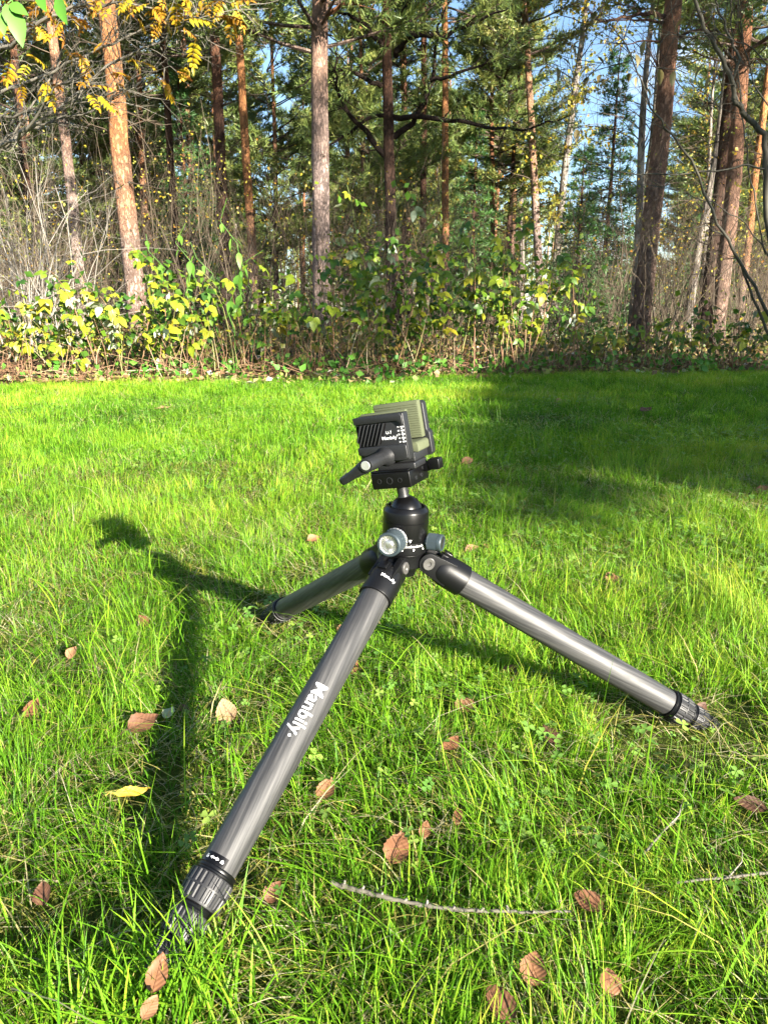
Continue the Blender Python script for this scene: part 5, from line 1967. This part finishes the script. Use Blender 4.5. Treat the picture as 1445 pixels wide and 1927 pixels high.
NL = nettle_leaf()
for i, (px, Y, ytop, lab) in enumerate([(300, 6.5, 440, 'green nettle stem right of the thick orange pine'), (345, 6.3, 420, 'tall nettle with pale drooping leaves right of the orange pine'),
                                        (385, 6.6, 455, 'nettle stem between the two tallest nettles'), (428, 6.3, 372, 'tallest nettle standing before the dark brown trunk'), (462, 6.6, 470, 'nettle left of the slim orange pine')]):
    r = random.Random(600 + i)
    top = at(px, ytop, Y)
    root = obj('nettle_plant', None, loc=(top.x, Y, float(gz(top.x, Y))))
    tag(root, lab, 'nettle', 'nettles behind the raspberries')
    H = top.z - float(gz(top.x, Y))
    mb = MB()
    pts = [Vector((r.uniform(-.02, .02) * k, r.uniform(-.02, .02), H * k / 8)) for k in range(9)]
    mb.tube(pts, [0.006 - 0.0005 * k for k in range(9)], 5, 0.4)
    obj('stem', mb.mesh('stem', M['nettle'], True), root)
    z = 0.35 * H
    k = 0
    while z < H:
        j = min(7, int(z / H * 8))
        q = pts[j].lerp(pts[j + 1], z / H * 8 - j)
        for s in (0, 1):
            a = k * math.pi / 2 + s * math.pi + r.uniform(-.3, .3)
            L = (0.13 if z < 0.8 * H else 0.08) * r.uniform(.75, 1.15)
            obj('leaf', NL, root, mw=Matrix.Translation(q) @ Matrix.Rotation(a, 4, 'Z') @ Matrix.Rotation(r.uniform(0.2, 1.0), 4, 'Y') @ Matrix.Diagonal((L, L, L, 1)))
        z += 0.105 * r.uniform(.8, 1.2)
        k += 1


# ------------------------------------------------------------------ dry stems, litter, undergrowth
def dry_stems():
    mb = MB()
    r = random.Random(8)
    for k in range(900):
        px = r.uniform(-120, 1560)
        x0 = at(px, 600, 6.2).x
        Y = float(edge_y(x0)) + 0.05 + 1.0 * r.random() ** 1.3
        x = at(px, 600, Y).x
        L = r.uniform(0.10, 0.55) * (1.0 if px < 1050 else 0.8)
        flat = r.random() < 0.45
        d = Vector((r.uniform(-1, 1), r.uniform(-1, .4), r.uniform(0.02, 0.35) if flat else r.uniform(0.8, 3.5))).normalized()
        z0 = float(gz(x, Y))
        p = Vector((x, Y, z0 + (r.uniform(0, .08) if flat else -0.01)))
        p1 = p + d * L * .5
        d2 = (d + rv(r, .25)).normalized()
        rad = r.uniform(0.0014, 0.0034)
        mb.tube([p, p1, p1 + d2 * L * .5], [rad, rad * .9, rad * .4], 4, min(1, max(0, r.gauss(0.45, 0.28))))
    tag(obj('dry_stems', mb.mesh('dry_stems', M['drystem'])), 'broken dry brown stems along the lawn edge', 'stems', kind='stuff')


dry_stems()


def litter():
    n = 16000
    y = 5.5 + 26 * rg.random(n) ** 2.0
    x = (rg.random(n) * 2 - 1) * (0.62 * y + 0.5)
    e = edge_y(x)
    keep = (y > e - 0.35 * rg.random(n) ** 2)
    x, y = x[keep], y[keep]
    n = len(x)
    P = np.stack([x, y, gz(x, y) + 0.01 + 0.03 * rg.random(n)], -1)
    d = rg.normal(size=(n, 3)) * np.array([1, 1, 0.45])
    d /= np.linalg.norm(d, axis=1)[:, None]
    s = np.cross(d, np.array([0, 0, 1.0]) + rg.normal(size=(n, 3)) * 0.35)
    s /= np.linalg.norm(s, axis=1)[:, None] + 1e-6
    nn = np.cross(s, d)
    L = ((0.03 + 0.045 * rg.random(n)) * (1 + 0.03 * y))[:, None]
    V = np.stack([P - d * L * .5, P + s * L * .34 + nn * L * .12, P + d * L * .5, P - s * L * .34 + nn * L * .12], 1).reshape(-1, 3)
    b = np.arange(n, dtype=np.int32)[:, None] * 4
    T = np.concatenate([b + np.array([0, 1, 2]), b + np.array([0, 2, 3])], 0)
    tag(obj('leaf_litter', mesh_np('leaf_litter', V, T, M['litter'], np.repeat(rg.random(n), 4))), 'brown and pale fallen leaves covering the woodland floor', 'litter', kind='stuff')
    # low bilberry-like ground cover
    parts = []
    m = 34000
    y = 6.2 + 34 * rg.random(m) ** 1.5
    x = (rg.random(m) * 2 - 1) * (0.62 * y + 0.5)
    keep = (y > edge_y(x) + 0.25) & (rg.random(m) < np.clip(2.2 * vnoise(x, y, 0.8, 61) - 0.35, 0, 1))
    x, y = x[keep], y[keep]
    m = len(x)
    P = np.stack([x, y, gz(x, y) + (0.03 + 0.30 * rg.random(m) ** 1.4) * (0.4 + vnoise(x, y, 1.5, 62))], -1)
    me = leaf_cloud(P, 0.055, M['undergrowth'], None, 0.0, 1.0)
    tag(obj('undergrowth', me), 'low green and yellow ground cover between the trunks', 'undergrowth', kind='stuff')


M['undergrowth'] = leaf_mat('undergrowth_leaf', [(0, (0.03, 0.06, 0.015)), (0.5, (0.10, 0.13, 0.025)), (0.8, (0.25, 0.21, 0.04)), (1, (0.22, 0.10, 0.045))], trans=0.3)
litter()


def edge_weeds():
    r = random.Random(31)
    P = []
    for k in range(70):
        px = r.uniform(-60, 1500)
        x0 = at(px, 600, 6.2).x
        Y = float(edge_y(x0)) + r.uniform(-0.12, 0.5)
        for q in range(r.randint(5, 22)):
            x, y = x0 + r.gauss(0, .07), Y + r.gauss(0, .06)
            P.append((x, y, float(gz(x, y)) + r.uniform(.02, .16)))
    me = leaf_cloud(P, 0.055, M['nettle'], r, -0.3, 0.7)
    tag(obj('edge_weeds', me), 'small green weeds sprouting along the ragged lawn edge', 'weeds', kind='stuff')


edge_weeds()


# ------------------------------------------------------------------ rowan with autumn leaves, upper left
def pinnate(seed, pairs):
    r = random.Random(seed)
    mb = MB()
    pts = [Vector((t, 0, 0.05 * math.sin(3 * t) - 0.22 * t * t)) for t in np.linspace(0, 1, 7)]
    mb.tube(pts, [0.010, 0.009, 0.008, 0.007, 0.006, 0.005, 0.004], 4, 0.6)
    t0 = r.uniform(0, .25)
    for k in range(pairs):
        t = 0.25 + 0.68 * k / (pairs - 1)
        i = min(5, int(t * 6))
        q = pts[i].lerp(pts[i + 1], t * 6 - i)
        L = 0.42 * math.sin(0.6 + 2.0 * t) * r.uniform(.8, 1.1)
        for s in (-1, 1):
            leaflet(mb, q, Vector((0.42, s, r.uniform(-.4, .15))), Vector((0, 0, 1)) + rv(r, .4), L, 0.155, t0 + 0.25 * t * r.random(), r, 0.3, 0.3)
    leaflet(mb, pts[-1], Vector((1, 0, -.4)), Vector((0, 0, 1)) + rv(r, .2), 0.30, 0.13, t0 + .2, r, 0.3, 0.3)
    return mb.mesh('leaf', [M['rowan'], M['rowan']], True)


PIN = [pinnate(700 + i, 4 + i % 3) for i in range(6)]


def world_branch(pix, Y0, Y1, r0, r1, tint, r, sides=6, wob=0.012):
    mb = MB()
    n = len(pix)
    pts = [at(x, y, Y0 + (Y1 - Y0) * i / (n - 1)) for i, (x, y) in enumerate(pix)]
    fine = []
    for a, b in zip(pts[:-1], pts[1:]):
        for k in range(4):
            fine.append(a.lerp(b, k / 4) + rv(r, wob))
    fine.append(pts[-1])
    m = len(fine)
    mb.tube(fine, [r0 + (r1 - r0) * i / (m - 1) for i in range(m)], sides, tint)
    return mb, fine


def twiglets(mb, fine, r, n, L, rad, tint, depth=1, up=0.05):
    tips = []
    for k in range(n):
        i = r.randint(len(fine) // 6, len(fine) - 1)
        d = (fine[min(i + 1, len(fine) - 1)] - fine[max(0, i - 1)]).normalized()
        e = (d * .7 + rv(r, .8)).normalized()
        grow(mb, r, fine[i], e, L * r.uniform(.4, 1.1), rad, depth, tint, tips, up, (2, 3), 3)
    return tips


def rowan():
    r = random.Random(71)
    Y = 5.4
    base = at(-170, 600, 5.7)
    base.z = float(gz(base.x, 5.7))
    root = obj('rowan_tree', None, loc=base)
    tag(root, 'autumn rowan with yellow orange leaves hanging in from the upper left', 'rowan tree')
    mb = MB()
    tp = [base.copy()]
    for k in range(1, 9):
        tp.append(Vector((base.x + 0.03 * math.sin(k), 5.7 - 0.04 * k, base.z + 0.42 * k)))
    mb.tube(tp, [0.055, .05, .047, .044, .04, .036, .032, .028, .02], 10, 0.5)
    obj('trunk', mb.mesh('trunk', M['greybranch'], True), root, loc=-base)
    br = [
        ([(-150, 330), (-40, 290), (30, 262), (75, 212), (105, 165), (150, 140)], 5.6, 4.9, .016, .004),
        ([(-150, 380), (-20, 300), (60, 235), (130, 190), (200, 120), (300, 80), (345, 45)], 5.7, 5.0, .018, .004),
        ([(-150, 140), (-30, 110), (20, 85), (60, 50), (130, 15), (230, -20)], 5.5, 4.9, .020, .006),
        ([(-160, 200), (-20, 180), (60, 150), (150, 110), (230, 70), (320, 35), (430, 25)], 5.6, 4.9, .014, .003),
        ([(-150, 90), (0, 60), (110, 25), (210, 5), (330, -15), (450, 10)], 5.5, 4.7, .014, .003),
        ([(-150, 300), (0, 220), (100, 205), (180, 190), (240, 155)], 5.6, 5.1, .012, .003),
        ([(-140, 420), (-10, 290), (40, 230), (110, 125), (130, 60), (180, 15)], 5.7, 5.2, .012, .003),
        ([(-150, 350), (0, 265), (90, 230), (180, 205), (250, 165)], 5.7, 5.4, .014, .003),
    ]
    ends = []
    for k, (pix, y0, y1, r0, r1) in enumerate(br):
        mb, fine = world_branch(pix, y0, y1, r0, r1, 0.45 + 0.3 * r.random(), r)
        tips = twiglets(mb, fine, r, 30, 0.42, 0.0040, 0.45, 2)
        obj('branch', mb.mesh('branch', M['greybranch'], True), root, loc=-base)
        ends.append((fine, tips))
    spots_ = [(60, 140), (40, 155), (90, 150), (75, 165), (45, 175), (100, 165), (150, 115), (160, 125), (140, 120), (170, 135), (185, 95), (110, 90), (125, 95), (165, 45), (170, 8), (200, 10), (215, 5), (235, 18),
              (190, 20), (275, 25), (285, 30), (300, 8), (310, 28), (315, 30), (350, 45), (345, 50), (355, 35), (380, 40), (395, 35), (410, 40), (430, 20), (440, 22), (360, 12), (385, 15), (330, 15), (250, 12), (60, 55), (50, 40),
              (70, 65), (85, 35), (100, 50), (210, 150), (235, 140), (245, 130), (215, 160), (270, 130), (280, 145), (310, 165), (315, 180), (330, 150), (350, 140), (160, 175), (170, 180), (180, 190), (20, 120), (150, 20), (260, 40), (225, 45), (365, 90), (0, 50),
              (130, 30), (100, 10), (40, 15), (120, 60), (20, 160), (90, 180)] + [(r.uniform(60, 460), r.uniform(-5, 60)) for _ in range(26)]
    for k, (x, y) in enumerate(spots_):
        q = at(x + r.uniform(-8, 8), y - 14 + r.uniform(-8, 8), r.uniform(4.7, 5.2))
        s = r.uniform(0.085, 0.145)
        a = r.uniform(0, 6.283)
        mw = Matrix.Translation(q - base) @ Matrix.Rotation(a, 4, 'Z') @ Matrix.Rotation(r.uniform(-0.4, 1.0), 4, 'Y') @ Matrix.Rotation(r.uniform(-.9, .9), 4, 'X') @ Matrix.Diagonal((s, s, s, 1))
        obj('leaf', PIN[k % 6], root, mw=mw)
        # the twig that carries this leaf, back to the nearest branch
        best = min((p for f, t in ends for p in f + [u for u, _ in t]), key=lambda p: (p - q).length)
        m2 = MB()
        mid = best.lerp(q, .5) + Vector((0, 0, 0.02))
        m2.tube([best, mid, q], [.003, .0022, .0016], 4, .5)
        obj('twig', m2.mesh('twig', M['greybranch'], True), root, loc=-base)


rowan()


def ovate(mats, fold=0.2, wl=0.5):
    mb = MB()
    r = random.Random(4)
    leaflet(mb, Vector((0.1, 0, 0)), Vector((1, 0, 0)), Vector((0, 0, 1)), 0.9, wl, 0.3, r, 0.2, fold)
    mb.tube([(0, 0, 0), (0.1, 0, 0)], [0.01, 0.008], 3, 0.3)
    return mb.mesh('leaf', mats, True)


def corner_branch():
    r = random.Random(72)
    base = at(-560, 600, 2.5)
    base.z = 0.0
    root = obj('cherry_tree', None, loc=base)
    tag(root, 'green leaved tree whose branch tip shows in the top left corner', 'cherry tree')
    mb = MB()
    mb.tube([base, base + Vector((.02, 0, .6)), base + Vector((0, .03, 1.2)), base + Vector((.03, 0, 1.9))], [.03, .027, .023, .015], 8, .4)
    obj('trunk', mb.mesh('trunk', M['twig'], True), root, loc=-base)
    mb, fine = world_branch([(-560, 120), (-380, 40), (-200, 10), (-80, 5), (0, 0), (90, -25)], 2.5, 2.45, .012, .003, .3, r, wob=.004)
    obj('branch', mb.mesh('branch', M['twig'], True), root, loc=-base)
    me = ovate([M['cherry'], M['cherry']], 0.15, 0.46)
    for k, (x, y, dx, dy, l) in enumerate([(8, 0, 25, 60, .10), (22, 8, 14, 55, .115), (-2, 18, 6, 30, .075), (14, 5, 26, 12, .075), (106, -14, 10, 42, .09), (70, -18, 8, 22, .07), (-20, 0, -12, 40, .09), (-60, 0, 10, 40, .09), (-110, 5, -10, 45, .09), (-170, 5, 20, 50, .1)]):
        q = at(x, y, 2.45)
        e = at(x + dx, y + dy, 2.43) - q
        e.normalize()
        n_ = Vector((r.uniform(-.5, .5), -1, r.uniform(.1, .6))).normalized()
        sdv = n_.cross(e).normalized()
        n_ = e.cross(sdv)
        mw = Matrix((( e.x, sdv.x, n_.x, q.x - base.x), (e.y, sdv.y, n_.y, q.y - base.y), (e.z, sdv.z, n_.z, q.z - base.z), (0, 0, 0, 1))) @ Matrix.Diagonal((l, l, l, 1))
        obj('leaf', me, root, mw=mw)
        best = min(fine, key=lambda p: (p - q).length)
        m2 = MB()
        m2.tube([best, q], [.0015, .001], 3, .4)
        obj('leaf_stalk', m2.mesh('leaf_stalk', M['cherry']), root, loc=-base)


corner_branch()


# ------------------------------------------------------------------ grey alder with withered leaves, right
def alder():
    r = random.Random(73)
    Y = 6.6
    base = at(1475, 640, Y)
    base.z = float(gz(base.x, Y))
    root = obj('alder_tree', None, loc=base)
    tag(root, 'grey green many-stemmed alder with a few withered leaves at the right edge', 'alder tree')
    br = [
        ([(1500, 690), (1470, 560), (1450, 480), (1440, 330), (1440, 250), (1400, 215), (1385, 190), (1377, 150), (1352, 100), (1325, 50), (1305, -10)], 6.7, 6.2, .050, .022),
        ([(1385, 195), (1378, 150), (1390, 110), (1372, 60), (1352, 20), (1340, -20)], 6.4, 6.2, .020, .012),
        ([(1480, 660), (1430, 560), (1385, 480), (1350, 420), (1300, 300), (1260, 250), (1225, 200), (1190, 110), (1160, 55), (1130, 15)], 6.7, 5.6, .026, .003),
        ([(1440, 318), (1400, 310), (1330, 322), (1260, 328), (1180, 326), (1110, 306), (1060, 285), (1030, 260)], 6.5, 5.8, .016, .003),
        ([(1260, 250), (1205, 215), (1150, 205), (1090, 180), (1070, 165)], 6.1, 5.6, .006, .0015),
        ([(1290, 135), (1240, 124), (1180, 118), (1120, 118), (1060, 126), (1020, 120)], 6.3, 5.7, .006, .0015),
        ([(1450, 640), (1415, 560), (1395, 500), (1370, 450), (1330, 425), (1290, 430)], 6.7, 6.3, .022, .004),
        ([(1440, 480), (1425, 400), (1410, 320), (1400, 240), (1385, 120), (1375, 20), (1372, -20)], 6.6, 6.3, .012, .006),
        ([(1460, 500), (1400, 420), (1340, 380), (1280, 360), (1215, 345), (1170, 340)], 6.6, 5.9, .010, .002),
        ([(1455, 130), (1400, 80), (1340, 60), (1290, 70), (1230, 50)], 6.4, 6.0, .010, .002),
        ([(1470, 230), (1420, 160), (1400, 90), (1390, 20), (1386, -20)], 6.5, 6.2, .010, .005),
    ]
    allf = []
    for k, (pix, y0, y1, r0, r1) in enumerate(br):
        mb, fine = world_branch(pix, y0, y1, r0 * 0.58, r1 * 0.6, 0.02 + 0.28 * r.random(), r, 8 if r0 > .02 else 5, .010)
        tips = twiglets(mb, fine[len(fine) // 3:], r, 14, 0.6, 0.0032, 0.1, 2, 0.0)
        obj('stem' if r0 > .02 else 'branch', mb.mesh('branch', M['greybranch'], True), root, loc=-base)
        allf += fine + [u for u, _ in tips]
    me = ovate([M['darkleaf'], M['darkleaf']], 0.5, 0.42)
    lf = [(1108, 65), (1092, 75), (1073, 82), (1085, 70), (1057, 108), (1018, 98), (1030, 122), (1047, 122), (1121, 104), (1110, 122), (1107, 142), (1140, 150), (1165, 178), (1185, 135), (1200, 140), (1210, 160), (1228, 50), (1222, 12), (1122, 18),
          (1300, 98), (1240, 125), (1270, 128), (1195, 98), (1210, 105), (1215, 72), (1130, 138), (1325, 118), (1290, 30), (1340, 140), (1150, 145), (1198, 222), (1085, 240)]
    for k, (x, y) in enumerate(lf):
        q = at(x, y, r.uniform(5.65, 6.0))
        s = r.uniform(0.075, 0.12)
        mw = Matrix.Translation(q - base) @ Matrix.Rotation(r.uniform(0, 6.28), 4, 'Z') @ Matrix.Rotation(r.uniform(.2, 1.4), 4, 'Y') @ Matrix.Diagonal((s, s, s, 1))
        obj('leaf', me, root, mw=mw)
        best = min(allf, key=lambda p: (p - q).length)
        m2 = MB()
        m2.tube([best, best.lerp(q, .5) + Vector((0, 0, .015)), q], [.0016, .0013, .001], 3, .3)
        obj('twig', m2.mesh('twig', M['greybranch']), root, loc=-base)


alder()


# ------------------------------------------------------------------ unseen trees added behind the camera to shade the right lawn and wood edge
def added_shade_trees():
    r = random.Random(74)
    Lh = Vector((LDIR.x, LDIR.y, 0)).normalized()
    Nh = Vector((Lh.y, -Lh.x, 0))
    tn = math.tan(SUN_EL)
    dist = 11.0
    poly = [(1.22, .45), (1.7, .455), (2.12, .50), (2.2, -1.9), (7.5, -1.9), (7.5, 2.55), (3.2, 1.13)]  # crown outline drawn to throw the wanted shadow on the lawn

    def inside(u, h):
        c = False
        for i in range(len(poly)):
            (x1, y1), (x2, y2) = poly[i], poly[i - 1]
            if (y1 > h) != (y2 > h) and u < (x2 - x1) * (h - y1) / (y2 - y1) + x1:
                c = not c
        return c
    P = []
    while len(P) < 30000:
        u, h = r.uniform(1.1, 7.6), r.uniform(-2, 2.7)
        if inside(u + r.gauss(0, .02), h + r.gauss(0, .012)):
            v = -dist + r.uniform(-.35, .35)
            q = Nh * u + Lh * v
            P.append((q.x, q.y, h - tn * v))
    base = Nh * 4.6 + Lh * (-dist)
    base.z = float(gz(base.x, base.y))
    root = obj('lawn_shade_tree', None, loc=base)
    tag(root, 'unseen tree added behind the camera, its crown shaped to shade the right lawn', 'added shade tree')
    mb = MB()
    tops = base + Vector((0, 0, 5.2))
    mb.tube([base, base + Vector((.05, 0, 1.5)), base + Vector((0, .05, 3)), tops], [.16, .13, .1, .05], 10, .4)
    obj('trunk', mb.mesh('trunk', M['twig'], True), root, loc=-base)
    mb = MB()
    for k in range(26):
        q = Vector(P[r.randrange(len(P))])
        s = base + Vector((0, 0, r.uniform(2.0, 4.8)))
        mb.tube([s, s.lerp(q, .5) + Vector((0, 0, .1)), q], [.03, .02, .006], 5, .4)
    obj('branches', mb.mesh('branches', M['twig'], True), root, loc=-base)
    o = obj('crown', leaf_cloud(P, 0.115, M['clover'], r), root, loc=-base)
    # second unseen tree, taller and loose-crowned, added to dapple the wood edge
    d2 = 16.0
    base2 = Nh * 8.5 + Lh * (-d2)
    base2.z = float(gz(base2.x, base2.y))
    P = []
    while len(P) < 7000:
        u, h = r.uniform(2.8, 14.5), 1.6 + 8.5 * r.random() ** 1.5
        lo = 1.75 + 0.36 * max(0, u - 3.6)
        left = 3.0 if h < 3.3 else 4.3 + 0.12 * (h - 3.3)
        if h < lo or u < left:
            continue
        v = -d2 + r.uniform(-1.2, 1.2)
        for k in range(r.randint(12, 34)):
            uu, hh = u + r.gauss(0, .20), h + r.gauss(0, .14)
            q = Nh * uu + Lh * (v + r.gauss(0, .2))
            P.append((q.x, q.y, hh - tn * v))
    root = obj('dapple_shade_tree', None, loc=base2)
    tag(root, 'unseen tall loose-crowned tree added behind the camera to dapple the wood edge', 'aspen tree')
    mb = MB()
    mb.tube([base2, base2 + Vector((.1, 0, 5)), base2 + Vector((0, .1, 10)), base2 + Vector((0, 0, 16))], [.2, .17, .12, .03], 10, .4)
    obj('trunk', mb.mesh('trunk', M['twig'], True), root, loc=-base2)
    mb = MB()
    for k in range(60):
        q = Vector(P[r.randrange(len(P))])
        s = base2 + Vector((0, 0, max(3, q.z - r.uniform(.5, 2.5))))
        mb.tube([s, s.lerp(q, .5) + Vector((0, 0, .2)), q], [.04, .03, .008], 5, .4)
    obj('branches', mb.mesh('branches', M['twig'], True), root, loc=-base2)
    obj('crown', leaf_cloud(P, 0.19, M['clover'], r), root, loc=-base2)


added_shade_trees()


# ------------------------------------------------------------------ tell repeats apart by the landmark they stand next to
LM = [(10, 'the left photo edge'), (133, 'the slender pinkish trunk'), (235, 'the thick orange pine'), (365, 'the tall nettles'), (413, 'the dark brown trunk'), (467, 'the slim orange pine'),
      (603, 'the pale pinkish trunk'), (733, 'the dark branching pine'), (838, 'the slim bright orange trunk'), (1008, 'the grey pine trunk'), (1060, 'the tall yellow birch'),
      (1130, 'the small dark spruce'), (1228, 'the stout leaning pine'), (1300, 'the white birch stem'), (1375, 'the sunlit reddish pine'), (1440, 'the right photo edge')]
SHORT = {'slim pine deep': 'slim far pine', 'green spruce deep': 'green far spruce', 'slim birch deep': 'slim far birch', 'low young tree': 'low young tree', 'bushy bare shrub': 'bushy brown twiggy shrub', 'tall bare shrub': 'tall bare shrub with yellow leaves',
         'low dense grey': 'low dense grey shrub', 'dark twiggy shrub': 'dark twiggy shrub', 'tall slender sapling': 'tall slender yellow-tipped sapling', 'low sprawling pale': 'low sprawling pale shrub'}
cands = []
for o in scene.objects:
    lb = o.get('label')
    if o.parent is None and lb:
        for k_, v_ in SHORT.items():
            if lb.startswith(k_):
                dz = o.location.y * CP + CAMH * SP
                cands.append((o.location.y, 722.5 + FPX * o.location.x / dz, v_, o))
taken = {}
for Yd, pxd, v_, o in sorted(cands, key=lambda c: c[0]):
    if not -20 < pxd < 1465:
        continue
    lx, nm = min(LM, key=lambda q: abs(q[0] - pxd))
    side = 'inside' if 'edge' in nm else ('just left of' if pxd < lx else 'just right of')
    key = f'{v_} {side} {nm}'
    n_ = taken.get(key, 0)
    taken[key] = n_ + 1
    if n_ < 3:
        o['label'] = key + ('', ', farther back', ', farthest back')[n_]
